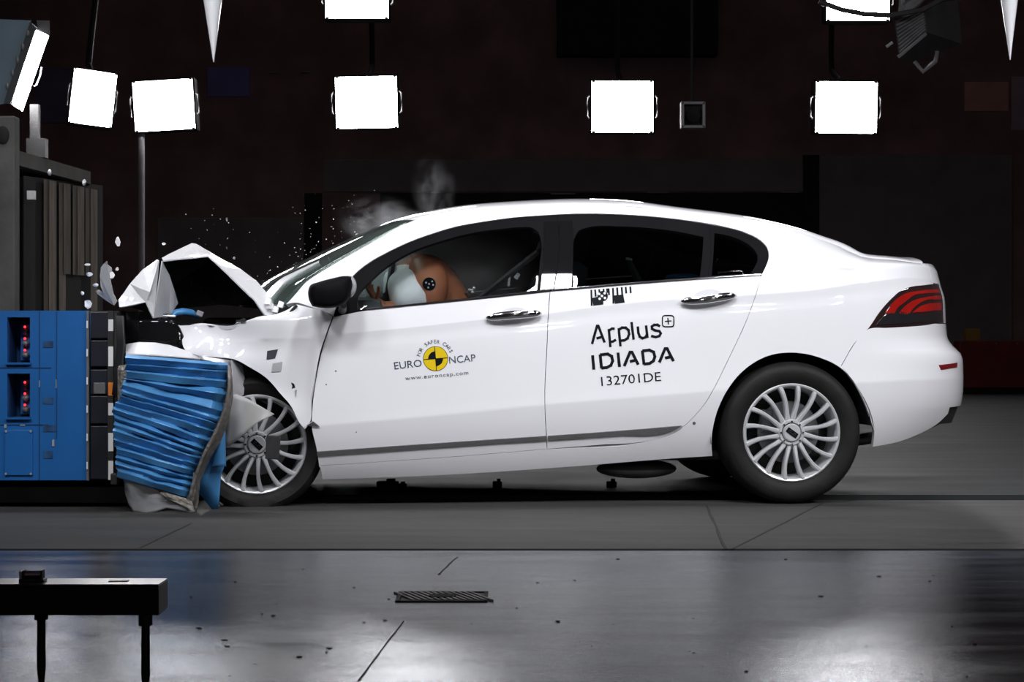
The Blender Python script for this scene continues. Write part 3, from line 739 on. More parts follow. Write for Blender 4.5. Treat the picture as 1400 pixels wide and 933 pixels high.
fd_out = [(752, 398.5), (750, 425), (748, 470), (745, 556), (748, 614.5)] + DOOR_BOT[1:] + DOOR_FRONT + [(500, 424.5), (640, 410.5), (740, 400)]
front_door = panel('front_door', fd_out, M['white'], step=.018)
rd_out = [(752, 398.5), (800, 394), (900, 386), (1000, 379)] + REAR_DOOR_EDGE + [(820, 609), (748, 614.5), (745, 556), (748, 470), (750, 425)]
rear_door = panel('rear_door', rd_out, M['white'], step=.018)

# front fender, buckled
def crumple(co):
    u, w = co[:, 0], co[:, 2]
    k = np.clip((-2.15-u)/.5, 0, 1.2)
    d = k*(.022*np.sin(9*u+11*w)+.014*np.sin(23*u-9*w+1)+.010*np.sin(5*u+31*w))
    x0, _, _ = ray_v(436, 500, 0)
    d += .020*np.exp(-((u-x0-.08*(w-.7))/.035)**2)*np.clip((w-.35)/.25, 0, 1)
    return d-.012*k
fen = [(238, 438.5), (270, 437), (300, 436.7), (345, 435.5), (378, 431), (392, 424), (404, 415), (425, 421), (455, 433), (448, 453), (440, 476), (432, 512), (426, 545), (423, 580),
       (417, 588), (410, 580), (397, 555), (383, 539), (364, 518), (343, 504), (320, 492), (296, 489), (270, 486), (256, 479), (248, 462)]
fender = panel('front_fender', fen, M['white'], step=.016, warp=crumple, crease=False)

# window surrounds (black) with glass
def winpart(name, outer, hole, gname, gm, par):
    f = panel(name, outer, M['frame'], par, holes=[hole], step=.02, gap=.0004, off=-.004)
    g = panel(gname, hole, gm, par, step=.03, gap=-.004, thick=.004, off=-.014, mats=[gm, gm])
    return f, g
fw_hole = [(490, 403), (505, 385), (523, 368), (545, 353), (566, 342), (600, 330), (643, 318.5), (690, 312), (714, 310), (728, 311), (736, 317), (739.5, 327), (738, 360), (734, 396.5), (640, 407), (583, 413), (520, 420), (489, 423.5)]
fw_out = [(456, 432), (472, 391)]+WIN_TOP[1:10]+[(762, 293.5), (764, 340), (757, 397.5), (740, 399.2), (640, 409.8), (500, 423.8)]
def pars(p): return (p[0], p[1])
winpart('window_frame', fw_out, fw_hole, 'window_glass', M['glass'], pars(front_door))
rw_hole = [(787, 322), (791, 315), (800, 311.5), (850, 309), (900, 312.5), (935, 317.5), (962, 323.5), (961, 340), (957, 378.5), (900, 383), (840, 387.5), (784, 392)]
rw_out = [(762, 293.5), (790, 292.5), (850, 293.5), (900, 297), (950, 303), (970, 306.5), (972, 340), (967, 380.3), (900, 385.3), (820, 392), (757, 397.5), (764, 340)]
winpart('window_frame', rw_out, rw_hole, 'window_glass', M['gdark'], pars(rear_door))
panel('pillar_cover', [(744, 303.5), (762, 302.8), (763, 340), (756.5, 396.2), (738.5, 397.6), (742.5, 360), (744, 330)], M['bgloss'], pars(front_door), gap=0, off=.002, thick=.004, step=.02)
panel('pillar_cover', [(764, 302.8), (782, 302), (783.5, 320), (781, 392.5), (758, 396), (765, 340)], M['bgloss'], pars(rear_door), gap=0, off=.002, thick=.004, step=.02)
qw_hole = [(977, 318), (996, 321.5), (1016, 329), (1029, 338), (1036, 349), (1031, 366), (1027, 373), (973, 377)]
qw_out = [(970, 306.5), (990, 310), (1020, 318.5), (1040, 329), (1049, 339), (1051, 350), (1047, 364), (1041, 375.5), (967, 380.3), (972, 340)]
winpart('quarter_window_frame', qw_out, qw_hole, 'quarter_glass', M['gdark'], car)
# chrome waist strips
for (a_, b_, par) in ((((500, 424.6), (640, 410.6), (752, 398.8)), -1.2, front_door), (((754, 398.4), (900, 386.2), (1040, 376.5)), -1.2, rear_door)):
    panel('chrome_strip', [*a_, *[(x, y-2.2) for x, y in a_[::-1]]], M['chrome'], pars(par), step=.03, gap=0, thick=.008, off=.005)
# rubbing strips on the doors
panel('rubbing_strip', [(433.5, 617.5), (560, 608.5), (690, 599.8), (747.5, 596), (747.5, 601.5), (690, 605), (560, 613.8), (433.5, 622.5)], M['strip'], pars(front_door), step=.03, gap=0, off=.007, thick=.010)
panel('rubbing_strip', [(749, 596), (840, 589.5), (932, 582), (924, 586.5), (840, 595), (749, 601.5)], M['strip'], pars(rear_door), step=.03, gap=0, off=.007, thick=.010)
# door handles: recess cup and chrome bar
def handle(cx, cy, par):
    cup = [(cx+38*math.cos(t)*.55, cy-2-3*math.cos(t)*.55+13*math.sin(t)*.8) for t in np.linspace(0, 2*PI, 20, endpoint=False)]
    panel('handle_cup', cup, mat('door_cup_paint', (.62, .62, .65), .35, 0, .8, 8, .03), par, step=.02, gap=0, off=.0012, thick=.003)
    for side, p in enumerate(par):
        vs = []; fs = []; n, m = 15, 10
        a_ = np.array(inv(cx-38, cy+2.5)); b_ = np.array(inv(cx+38, cy-3.5))
        for i in range(n):
            t = i/(n-1); k = math.sqrt(max(0, 1-(2*t-1)**4))
            sw = a_+(b_-a_)*t; c = PS(*sw)+NS(*sw)*(.014+.014*math.sin(PI*t))
            r = .004+.0155*k
            for j in range(m):
                an = 2*PI*j/m; q_ = c+np.array([0, .55*r*math.cos(an), r*math.sin(an)])
                vs.append((q_[0], q_[1] if not side else 2*HW-q_[1], q_[2]))
        for i in range(n-1):
            for j in range(m): fs.append((i*m+j, i*m+(j+1) % m, (i+1)*m+(j+1) % m, (i+1)*m+j))
        fs += [tuple(range(m)), tuple(range((n-1)*m, n*m))]
        o = pymesh('door_handle', vs, fs, M['chrome'], p, True)
        bm = bmesh.new(); bm.from_mesh(o.data); bmesh.ops.recalc_face_normals(bm, faces=bm.faces); bm.to_mesh(o.data); bm.free()
handle(702, 433, pars(front_door)); handle(968, 408.5, pars(rear_door))
# bolt dot at the rear sill
panel('sill_plug', [(949+2.2*math.cos(t), 579+2.2*math.sin(t)) for t in np.linspace(0, 2*PI, 10, endpoint=False)], M['strip'], step=.01, gap=0, off=.001, thick=.002)

# rear bumper, lamp, boot lid end, valance -------------------------------------------------
SE = S0+LS
lampsw = tosw([(1187.5, 448.5), (1211, 447.3), (1240, 445.8), (1263, 444), (1280, 441.5)])
lw = lampsw[-1][1]
bump = tosw([(1189, 449.5), (1211, 448.3), (1240, 446.8), (1263, 445), (1280, 442.5)])
bw = bump[-1][1]
bump += [(s_c, bw), (SE-.0005, bw)]
lowb = tosw([(1280, 581), (1256, 594), (1230, 604), (1193, 611.5)])
lb2 = tosw([(1296, 566)])[0]
bump += [(SE-.0005, lb2[1]+.035), (s_c, lb2[1]+.030), lb2] + lowb + tosw(ARCH_R[1:4] + [(1167, 522), (1150, 501), (1165, 475)])
bumper = panel('rear_bumper', bump, M['white'], raw=True, step=.02, gap=.001)
lamp_top = tosw([(1276, 389.3), (1263, 391), (1241, 394.6), (1228.6, 400.6), (1216.6, 411.6), (1203, 427)])
lamp = panel('tail_lamp', lampsw+[(s_c, lw), (s_c+.10, lw), (s_c+.10, lamp_top[0][1]+.004), (s_c, lamp_top[0][1]+.003)]+lamp_top, M['dlens'], raw=True, step=.02, gap=.0012, off=.001)
def seg(pts, ext_hi, ext_lo, m, nm='red_segment', off=.0035):
    k = tosw(pts); i = ext_hi
    k = k[:i]+[(s_c+.06, k[i-1][1]+.001), (s_c+.06, k[i][1]+.001)]+k[i:]
    panel(nm, k, m, pars(lamp), raw=True, step=.015, gap=.0004, off=off, thick=.004)
seg([(1209.7, 429), (1223, 411), (1235, 402.6), (1256, 398), (1278, 396), (1278, 401), (1263, 401.7), (1249, 404), (1236, 414), (1227, 421), (1222, 429)], 5, 0, M['red'])
seg([(1228, 429), (1235, 420.5), (1247.5, 411.5), (1263, 407), (1278, 404.5), (1278, 410), (1266, 410.6), (1256, 415), (1248, 422), (1242, 429)], 5, 0, M['red'])
seg([(1247, 427.5), (1256, 420), (1266, 416), (1279, 414), (1279, 424.5), (1263, 426.6)], 4, 0, M['red'])
seg([(1197, 444.5), (1208, 432.5), (1262, 431), (1280, 428), (1280, 439), (1240, 442.5)], 4, 0, M['glens'], 'grey_segment')
panel('reflector', [(1283.4, 499.4), (1298, 497.6), (1308, 496), (1308, 502.5), (1298, 504), (1286, 506)], M['refl'], pars(bumper), step=.02, gap=0, off=.003, thick=.006)
tl = bw; tr = lamp_top[0][1]
panel('boot_lid_end', [(s_c+.102, lw), (SE-.0005, lw), (SE-.0005, RW(SE)), (s_c+.001, RW(s_c)), (s_c+.001, tr+.006), (s_c+.102, tr+.007)], M['white'], raw=True, step=.03, gap=.0005)
val = [lowb[3], lowb[2], lowb[1], lowb[0], lb2, (s_c, lb2[1]+.030), (SE-.0005, lb2[1]+.035), (SE-.0005, lb2[1]-.06), (s_c, lb2[1]-.055), (lb2[0], lb2[1]-.05), (lowb[0][0], lowb[0][1]-.022), (lowb[1][0], lowb[1][1]-.010), (lowb[2][0], lowb[2][1]-.005)]
panel('rear_valance', val, M['bplastic'], raw=True, step=.025, gap=.0005, off=-.012)

# ---- roof, windscreen, rear window, boot lid: one skin from rail to rail -----------------
SILH = [(352, 425), (368, 405), (385, 390), (400, 379), (430, 357), (470, 334), (503, 317), (545, 300), (575, 291), (600, 285), (640, 280), (700, 275), (790, 271.5), (850, 273), (950, 286), (1020, 295), (1080, 306.5),
        (1140, 328), (1190, 349), (1230, 351), (1279, 355)]
sx = np.array([p[0] for p in SILH]); sy = np.array([p[1] for p in SILH])
_bu = [ray_v(x, 350, .24)[0] for x in (388, 480, 577, 640, 760, 900, 1000, 1080, 1140, 1190, 1250)]
BOW = pchip(_bu, [-.26, -.22, -.14, -.06, 0, 0, .05, .12, .16, .10, 0])
def TOP(s, tau, Hh):
    a = PS(s, RW(s)); g = (1-(1-tau)**1.8)**(1/1.8)
    ue = a[0]
    k = max(0, 1-max(0, s-S0)/.5)
    return np.array([a[0]+float(BOW(min(s, _bu[-1])))*g*k, a[1]+(HW-a[1])*tau, a[2]+Hh*g])
def calH(s):
    lo, hi = -.05, .35
    for _ in range(26):
        h = (lo+hi)/2; d = -9
        for tau in np.linspace(0.0, 1, 24):
            x, y = proj(*TOP(s, tau, h)); d = max(d, np.interp(x, sx, sy)-y)
        if d > 0: hi = h
        else: lo = h
    return h
tops = sorted(set([ray_v(x, 350, .22)[0] for x in list(range(388, 1262, 12))]+[S0+LS*f for f in (.45, .5, .55)]))
HH = np.array([calH(s) for s in tops]); HH = np.clip(HH, .004, .2)
HH = np.convolve(np.pad(HH, 3, 'edge'), [.1, .12, .18, .2, .18, .12, .1], 'valid')
HF = pchip(tops, HH)
print('H', [round(float(h), 3) for h in HH[::6]])
def skin(name, s0, s1, m, t0=0.0, inner=True, thick=.012, ns=None, off=0.0, edge=lambda s: 0.0):
    ns = ns or max(4, int((s1-s0)/.022)); nt = 33
    S = np.linspace(s0, s1, ns); taus = np.concatenate([t0+(1-t0)*(np.linspace(0, 1, nt)**1.7)])
    h1 = np.array([[TOP(s, t, float(HF(s))) for t in taus] for s in S])
    h2 = h1[:, ::-1].copy(); h2[..., 1] = 2*HW-h2[..., 1]
    G = np.concatenate([h1, h2[:, 1:]], 1)
    du = np.gradient(G, axis=0); dv = np.gradient(G, axis=1); N = np.cross(du, dv); N /= np.linalg.norm(N, axis=-1, keepdims=True)
    G = G+N*off
    a, b = G.shape[:2]; co = G.reshape(-1, 3); nr = N.reshape(-1, 3)
    tri = []
    for i in range(a-1):
        for j in range(b-1):
            p = i*b+j; tri += [(p, p+b, p+b+1), (p, p+b+1, p+1)]
    loop = [i*b for i in range(a)]+[(a-1)*b+j for j in range(1, b)]+[i*b+b-1 for i in range(a-2, -1, -1)]+[j for j in range(b-2, 0, -1)]
    return finish(name, co, np.array(tri), nr, [loop], thick, [m, M['liner'] if inner else m], car, False)
sU = lambda x: ray_v(x, 350, .22)[0]
windscreen = skin('windscreen', sU(393), sU(566), M['wglass'], inner=False, thick=.005)
skin('roof', sU(567), sU(1040), M['white'])
skin('rear_window', sU(1041), sU(1184), M['gdark'], t0=.10, inner=False, thick=.005, off=-.003)
for side in (0,):
    pass
def strip_skin(name, s0, s1, t1, m):          # white pillar strips beside the rear window
    S = np.linspace(s0, s1, 18); taus = np.linspace(0, t1, 5)
    G0 = np.array([[TOP(s, t, float(HF(s))) for t in taus] for s in S])
    for side in (0, 1):
        G = G0.copy()
        if side: G[..., 1] = 2*HW-G[..., 1]; G = G[:, ::-1]
        du = np.gradient(G, axis=0); dv = np.gradient(G, axis=1); N = np.cross(du, dv); N /= np.linalg.norm(N, axis=-1, keepdims=True)
        a, b = G.shape[:2]; tri = [t for i in range(a-1) for j in range(b-1) for t in ((i*b+j, i*b+j+b, i*b+j+b+1), (i*b+j, i*b+j+b+1, i*b+j+1))]
        loop = [i*b for i in range(a)]+[(a-1)*b+j for j in range(1, b)]+[i*b+b-1 for i in range(a-2, -1, -1)]+[j for j in range(b-2, 0, -1)]
        finish(name, G.reshape(-1, 3), np.array(tri), N.reshape(-1, 3), [loop], .012, [m, M['liner']], car, False)
strip_skin('rear_pillar', sU(1040), sU(1186), .105, M['white'])
skin('boot_lid', sU(1186), S0+LS*.55, M['white'])

def screen_glint(name, x0, x1, ta, tb, m):
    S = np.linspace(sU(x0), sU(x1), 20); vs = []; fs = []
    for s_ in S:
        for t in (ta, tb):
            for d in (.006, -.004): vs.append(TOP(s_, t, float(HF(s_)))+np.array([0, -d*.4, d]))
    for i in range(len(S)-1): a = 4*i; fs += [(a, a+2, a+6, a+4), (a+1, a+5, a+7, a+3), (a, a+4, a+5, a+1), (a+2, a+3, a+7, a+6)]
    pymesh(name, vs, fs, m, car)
screen_glint('screen_glint', 400, 462, .10, .20, M['wbare'])  # white strip stands in for the reflection along the windscreen's edge

# ------------------------------------------------------------------ wheels
def make_wheel(name, u, w, R, flat=0.0, steer=0.0, far=False, rot=0.0, vin=.012):
    rim = MB()
    rim.lathe([(.2235, .012), (.224, -.003), (.219, -.007), (.212, -.004), (.205, .012), (.200, .05), (.196, .19), (.222, .195)], 64)
    wh = rim.build('wheel', M['silver'], car, True)
    wh.location = (u, vin if not far else 2*HW-vin, w); wh.rotation_euler = (0, 0, steer+(PI if far else 0))
    prof = [(.221, .004), (.232, -.008), (.250, -.016), (.275, -.021), (R-.024, -.016), (R-.010, -.004), (R-.002, .016), (R, .030), (R, .055), (R-.007, .057), (R-.007, .065), (R, .067),
            (R, .100), (R-.007, .102), (R-.007, .110), (R, .112), (R, .145), (R-.003, .165), (R-.014, .185), (.26, .205), (.222, .197)]
    t = MB().lathe(prof, 72)
    for v in t.bm.verts:
        if v.co.z < -w+.001: v.co.z = -w+.001; v.co.y += -.010 if v.co.y < .05 else .01
    t.build('tyre', M['rubber'], wh, True)
    # sixteen gently swept spokes, alike: one mesh
    n = 9; vs = []; fs = []
    for i in range(n):
        k = i/(n-1); r = .052+(.213-.052)*k; an = .10*math.sin(PI*k*.9)*(1-.3*k)-.02
        wd = .0085+.0035*(2*k-1)**2; y0 = .004-.012*math.sin(PI*k*.7)
        c = np.array([math.sin(an)*r, 0, math.cos(an)*r]); tn = np.array([math.cos(an), 0, -math.sin(an)])
        for (a_, y) in ((-1.0, y0+.035), (-1.0, y0+.004), (-.45, y0-.003), (.45, y0-.003), (1.0, y0+.004), (1.0, y0+.035)):
            q_ = c+tn*wd*a_; vs.append((q_[0], y, q_[2]))
    for i in range(n-1):
        for j in range(6): fs.append((i*6+j, i*6+(j+1) % 6, (i+1)*6+(j+1) % 6, (i+1)*6+j))
    fs += [tuple(range(6)), tuple(range((n-1)*6, n*6))]
    me = bpy.data.meshes.new('spoke'); me.from_pydata(vs, [], fs)
    bm = bmesh.new(); bm.from_mesh(me); bmesh.ops.recalc_face_normals(bm, faces=bm.faces); bm.to_mesh(me); bm.free()
    me.materials.append(M['silver'])
    for k in range(16):
        s_ = bpy.data.objects.new('spoke', me); C.objects.link(s_); s_.parent = wh; s_.rotation_euler = (0, 2*PI*(k+.35)/16+rot, 0)
    hb = MB().lathe([(.0001, -.012), (.036, -.012), (.040, -.008), (.042, .0)], 40); hb.build('hub_cap', M['silver'], wh, True)
    hr = MB().lathe([(.044, .002), (.047, -.006), (.056, -.006), (.062, .004), (.062, .04)], 40); hr.build('hub_ring', M['silver'], wh, True)
    em = MB().box((0, -.0135, 0), (.056, .004, .024), .001); em.build('emblem', M['bgloss'], wh, rot=(0, .62+rot, 0))
    eb = MB()
    for a_ in (-1, 1): eb.box((a_*.012, -.0162, .004), (.013, .002, .004))
    eb.box((0, -.0162, -.004), (.042, .002, .003)); eb.build('emblem_bar', M['chrome'], wh, rot=(0, .62+rot, 0))
    for k in range(8):
        a_ = 2*PI*k/8; MB().cyl((.051*math.cos(a_), -.005, .051*math.sin(a_)), (.051*math.cos(a_), -.011, .051*math.sin(a_)), .0045, n=8).build('wheel_bolt', M['chrome'], wh)
    MB().lathe([(.05, .070), (.142, .070), (.142, .085), (.05, .085)], 40, True).build('brake_disc', M['steel'], wh)
    MB().box((-.10, .075, .05), (.06, .05, .11), .01).build('brake_caliper', M['mgrey'], wh)
    MB().lathe([(.0001, .13), (.20, .13), (.20, .14), (.0001, .14)], 32).build('brake_shield', M['liner'], wh)
    return wh
ru, _, rw_ = ray_v(1083, 590, .0)
fu, _, fw_ = ray_v(351, 608, .085)
RT = .322
make_wheel('wheel', ru, RT+.002, RT); make_wheel('wheel', ru, RT+.002, RT, far=True)
make_wheel('wheel', fu, fw_, .306, steer=.05, rot=.15, vin=.09); make_wheel('wheel', fu, .312, .306, far=True, rot=.1, vin=.09)
# wheel houses
def house(u, w, r, v0, v1):
    n = 22; vs = []; fs = []
    for i in range(n):
        a_ = .06+(PI+.1)*i/(n-1)
        for v in (v0, v1): vs.append((u+r*math.cos(a_), v, w+r*math.sin(a_)))
    for i in range(n-1): fs.append((2*i, 2*i+1, 2*i+3, 2*i+2))
    fs.append(tuple(range(1, 2*n, 2)))
    pymesh('wheel_house', vs, fs, M['liner'], car)
uarc = ray_v(1084, 590, 0)[0]
house(uarc, rw_, .372, .035, .42); house(uarc, rw_, .372, 2*HW-.035, 2*HW-.42)
house(fu+.02, .40, .33, .17, .42); house(fu+.02, .40, .33, 2*HW-.17, 2*HW-.42)

# ------------------------------------------------------------------ under body and engine bay
MB().box((-.85, HW, .215), (2.25, 1.5, .05), .02).build('floor_pan', M['liner'], car)
MB().box((.30, HW, .42), (.6, 1.3, .12), .03).build('boot_floor', M['liner'], car)
b = MB(); m0 = pt(870, 641, .35); b.ell(m0, (.19, .14, .045), 24); b.build('silencer', M['steel'], car, True)
for (x, y, wpx, hpx, lab) in ((530, 664, 30, 9, 'low dark rail clamp on the floor under the front door'), (549, 663.5, 14, 6, 'small dark lump beside the rail clamp under the front door'),
                              (680, 664, 13, 9, 'small dark clamp on the floor under the middle of the car'), (836, 663, 14, 9, 'small dark clamp on the floor beside the silencer')):
    D_ = 9.75; c = at(x, y, D_); b = MB().box((0, 0, hpx*.0018), (wpx/F*D_, .05, hpx*.0036), .006); b.box((wpx/F*D_*.15, 0, hpx*.0042), (wpx/F*D_*.4, .03, hpx*.0016), .003)
    tag(b.build('rail_clamp', M['slot'], None, loc=(c.x, D_, 0.0)), lab, 'clamp')
MB().tube([(-2.0, .92, .20), (-1.0, .92, .17), (.2, .95, .19), (.6, .8, .26)], .03, 10).build('exhaust_pipe', M['steel'], car, True)
for uu in (fu, ru): MB().tube([(uu, .2, .30), (uu, 1.64, .30)], .04, 10).build('axle', M['liner'], car)
# engine bay
eu = ray_v(300, 437, .5)[0]
b = MB(); b.box((eu+.05, HW, .62), (.62, 1.1, .40), .04); b.box((eu+.12, HW, .80), (.40, .8, .10), .03); b.build('engine', M['liner'], car)
MB().box((-2.02, HW, .62), (.05, 1.62, .72), .01).build('bulkhead', M['liner'], car)
MB().box((eu-.38, HW, .55), (.05, 1.3, .5), .01).build('radiator', M['liner'], car)
MB().tube([pt(233, 434, .22), pt(240, 428, .24), pt(250, 426.5, .26), pt(262, 428, .28), pt(272, 434, .3)], [.008, .016, .018, .016, .008], 10).build('blue_hose', M['bluefoil'], car, True)
MB().box(pt(273, 429, .25), (.030, .03, .024), .004, rot=(0, .4, .2)).build('bracket', M['lgrey'], car)
MB().box(pt(205, 432, .20), (.16, .05, .022), .003).build('lock_panel', M['mgrey'], car)
MB().box(pt(196, 434, .16), (.15, .04, .05), .003).build('front_crossmember', M['dgrey'], car)
MB().tube([pt(212, 431, .18), pt(240, 433, .18)], .006, 8).build('prop_rod', M['alu'], car)

# headlamp shell, black, and a white strip standing in for the honeycomb top's highlight
def shell(name, px, m, parent=None, thick=.01, n=None, smooth=False, sub=0, bumpn=0):
    """a sheet through (pixel, pixel, depth) points given as two rails of equal length"""
    A_, B_ = px; n_ = len(A_); k = 8; vs = []; fs = []
    for i in range(n_):
        a = pt(*A_[i]); b = pt(*B_[i])
        for j in range(k+1):
            t = j/k; p = a.lerp(b, t); p.y -= .0
            if bumpn: p.y += bumpn*math.sin(3*i+5*t)*math.sin(PI*t)
            vs.append(p)
    for i in range(n_-1):
        for j in range(k): q_ = i*(k+1)+j; fs.append((q_, q_+1, q_+k+2, q_+k+1))
    o = pymesh(name, vs, fs, m, parent or car, smooth)
    md = o.modifiers.new('th', 'SOLIDIFY'); md.thickness = thick; md.offset = 0
    if isinstance(m, (list, tuple)): md.material_offset = 1
    return o
shell('headlamp_shell', ([(173, 438, .05), (195, 437.5, .04), (215, 437, .04), (232, 437, .05), (240, 440, .06), (246, 450, .07), (252, 464, .08)],
                         [(173, 470, .07), (190, 467, .03), (208, 467.5, .02), (224, 470, .02), (236, 473.5, .03), (245, 476, .05), (254, 479, .08)]), M['bgloss'], smooth=True, bumpn=.02)
shell('highlight_strip', ([(172, 472, .02), (190, 469, .00), (212, 469.5, -.01), (232, 473, .0), (252, 480, .02), (272, 488, .05)],
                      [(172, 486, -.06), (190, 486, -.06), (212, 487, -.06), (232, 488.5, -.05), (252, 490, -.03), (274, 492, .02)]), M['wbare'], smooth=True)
shell('blue_trim_scrap', ([(270, 487, .03), (285, 489, .03), (300, 491, .04), (316, 493, .05)], [(274, 492, .02), (288, 495, .02), (302, 498, .03), (317, 520, .05)]), M['alu'], smooth=True)

# torn pieces at the front wheel
shell('torn_arch_liner', ([(312, 545, .0), (318, 541, -.01), (323, 539, -.02), (340, 546, -.03), (358, 557, -.03), (374, 566, -.02)],
                          [(306, 612, .01), (314, 610, .0), (322, 603, -.02), (334, 594, -.05), (352, 578, -.04), (375, 567, -.02)]), mat('torn_grey_plastic', (.40, .40, .395), .5, nscale=9, namt=.12, bump=.1, bscale=15), bumpn=.004, smooth=True)
shell('arch_edge_strip', ([(316, 492, .04), (318, 510, .02), (317, 530, .0), (313, 546, -.01)], [(330, 500, .10), (334, 520, .09), (332, 540, .06), (322, 548, .02)]), M['dirtg'])
MB().box(pt(373, 612, -.035), (.062, .012, .105), .004, rot=(0, .06, 0)).build('loose_black_bracket', M['bplastic'], car)
shell('crushed_liner', ([(322, 500, .13), (345, 508, .13), (362, 522, .13)], [(326, 538, .11), (350, 545, .11), (372, 556, .11)]), M['dgrey'], bumpn=.03)

# ------------------------------------------------------------------ crumpled bonnet
HV = [(162, 411, .08), (178, 388, .10), (196, 369, .12), (215.5, 355.5, .16), (221.4, 353.4, .20), (217, 358, .13), (209, 435, .07), (199, 414, .05), (163, 421, .05),
      (221.4, 357, .16), (231, 376, .22), (243, 415, .30), (231, 432, .26), (262, 333, .42), (268, 334, .44), (290, 347.5, .34), (285, 351, .12), (244, 355, .14), (223, 357.5, .15),
      (329, 369, .28), (350, 385, .26), (368, 406, .22), (379, 418, .18), (375, 434, .09), (361, 431, .08), (347, 410, .07), (318, 382, .08), (299, 364, .10), (205, 400, .03)]
P_ = [pt(*h) for h in HV]
def jit(fs, vs, name, par, m, thick=.006, cuts=3, amp=.006, matoff=True):
    bm = bmesh.new(); b = [bm.verts.new(v) for v in vs]
    for f in fs: bm.faces.new([b[i] for i in f])
    bmesh.ops.delete(bm, geom=[v for v in bm.verts if not v.link_faces], context='VERTS')
    bmesh.ops.triangulate(bm, faces=[f for f in bm.faces if len(f.verts) > 4])
    bmesh.ops.subdivide_edges(bm, edges=bm.edges, cuts=cuts, use_grid_fill=True)
    from mathutils import noise
    for v in bm.verts:
        n_ = noise.noise_vector(v.co*9)+.5*noise.noise_vector(v.co*23)
        v.co += Vector((n_.x*.4, n_.y, n_.z*.4))*amp
    me = bpy.data.meshes.new(name); bm.to_mesh(me); bm.free()
    o = link(name, me, [m, M['liner']] if matoff else m, par)
    md = o.modifiers.new('th', 'SOLIDIFY'); md.thickness = thick; md.offset = 0
    return o
bon = jit([(0, 1, 28, 7, 8), (1, 2, 28), (2, 3, 5, 28), (28, 5, 6, 7)], P_, 'bonnet', car, M['wbare'])
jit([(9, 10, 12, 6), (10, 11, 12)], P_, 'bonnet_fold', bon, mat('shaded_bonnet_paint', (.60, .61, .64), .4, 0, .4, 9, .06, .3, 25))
jit([(4, 13, 14, 17, 18), (14, 15, 16, 17)], P_, 'bonnet_crest', bon, M['wbare'])
jit([(15, 19, 27, 16), (19, 20, 26, 27), (20, 21, 25, 26), (21, 22, 23, 24, 25)], P_, 'bonnet_fold', bon, M['wbare'], amp=.005)
# the far half of the bonnet slopes away to the other side; its underside is dark
far = []
ridge = [P_[0], P_[2], P_[4], P_[13], P_[14], P_[15], P_[19], P_[21], P_[22]]
vs = list(ridge)+[Vector((p.x+.02, 1.30, p.z-.03)) for p in ridge]+[Vector((p.x+.04, 1.72, .90+.15*(p.z-.9))) for p in ridge]
k = len(ridge)
o = pymesh('bonnet_panel', [v-Vector((0, 0, .012)) for v in vs], [(i, i+1, i+1+k, i+k) for i in range(k-1)]+[(i+k, i+1+k, i+1+2*k, i+2*k) for i in range(k-1)], M['liner'], bon)
o2 = pymesh('bonnet_panel', vs, [(i, i+k, i+1+k, i+1) for i in range(k-1)]+[(i+k, i+2*k, i+1+2*k, i+1+k) for i in range(k-1)], M['wbare'], bon)
# cowl and hinge scraps
shell('cowl_panel', ([(366, 430, .12), (378, 428, .16), (392, 420, .2), (404, 413, .14)], [(372, 436, .06), (386, 434, .05), (396, 428, .05), (406, 418, .05)]), M['dgrey'])
for (x, y, v, s_) in ((369, 419, .1, .012), (376, 424, .08, .016), (366, 413, .1, .010), (383, 417, .1, .012)):
    jit([(0, 1, 2), (0, 2, 3)], [pt(x-4, y+3, v), pt(x+3, y+4, v-.02), pt(x+5, y-3, v), pt(x-1, y-5, v+.03)], 'hinge_scrap', car, M['wbare'], amp=.003, cuts=1, matoff=False)
# wiper lying on the screen base
MB().tube([TOP(sU(400), .35, float(HF(sU(400))))+np.array([0, 0, .012]), TOP(sU(425), .20, float(HF(sU(425))))+np.array([0, 0, .014]), TOP(sU(462), .10, float(HF(sU(462))))+np.array([0, 0, .012])], .006, 6).build('wiper', M['bplastic'], car)
# fender scuffs
for (pts_, m) in (([(365, 480), (380, 477.5), (376, 490), (364, 492)], 'dirt'), ([(398, 523), (402, 525), (403.5, 530), (399, 531), (400, 528)], 'ink'), ([(373, 497), (386, 495), (384, 508), (371, 509)], 'dirtg'), ([(403, 534), (406, 533), (405, 543), (403.5, 542)], 'dirtg')):
    panel('scuff', pts_, M[m], (fender[0],), step=.02, gap=0, off=.003, thick=.001, mirror=False, warp=crumple)
jit([(0, 1, 2)], [pt(419, 582, -.01), pt(428, 576, -.03), pt(437, 583, -.01)], 'door_edge_dent', front_door[0], mat('dent_grey_paint', (.38, .38, .40), .5, nscale=8, namt=.1), amp=.002, cuts=1, matoff=False)

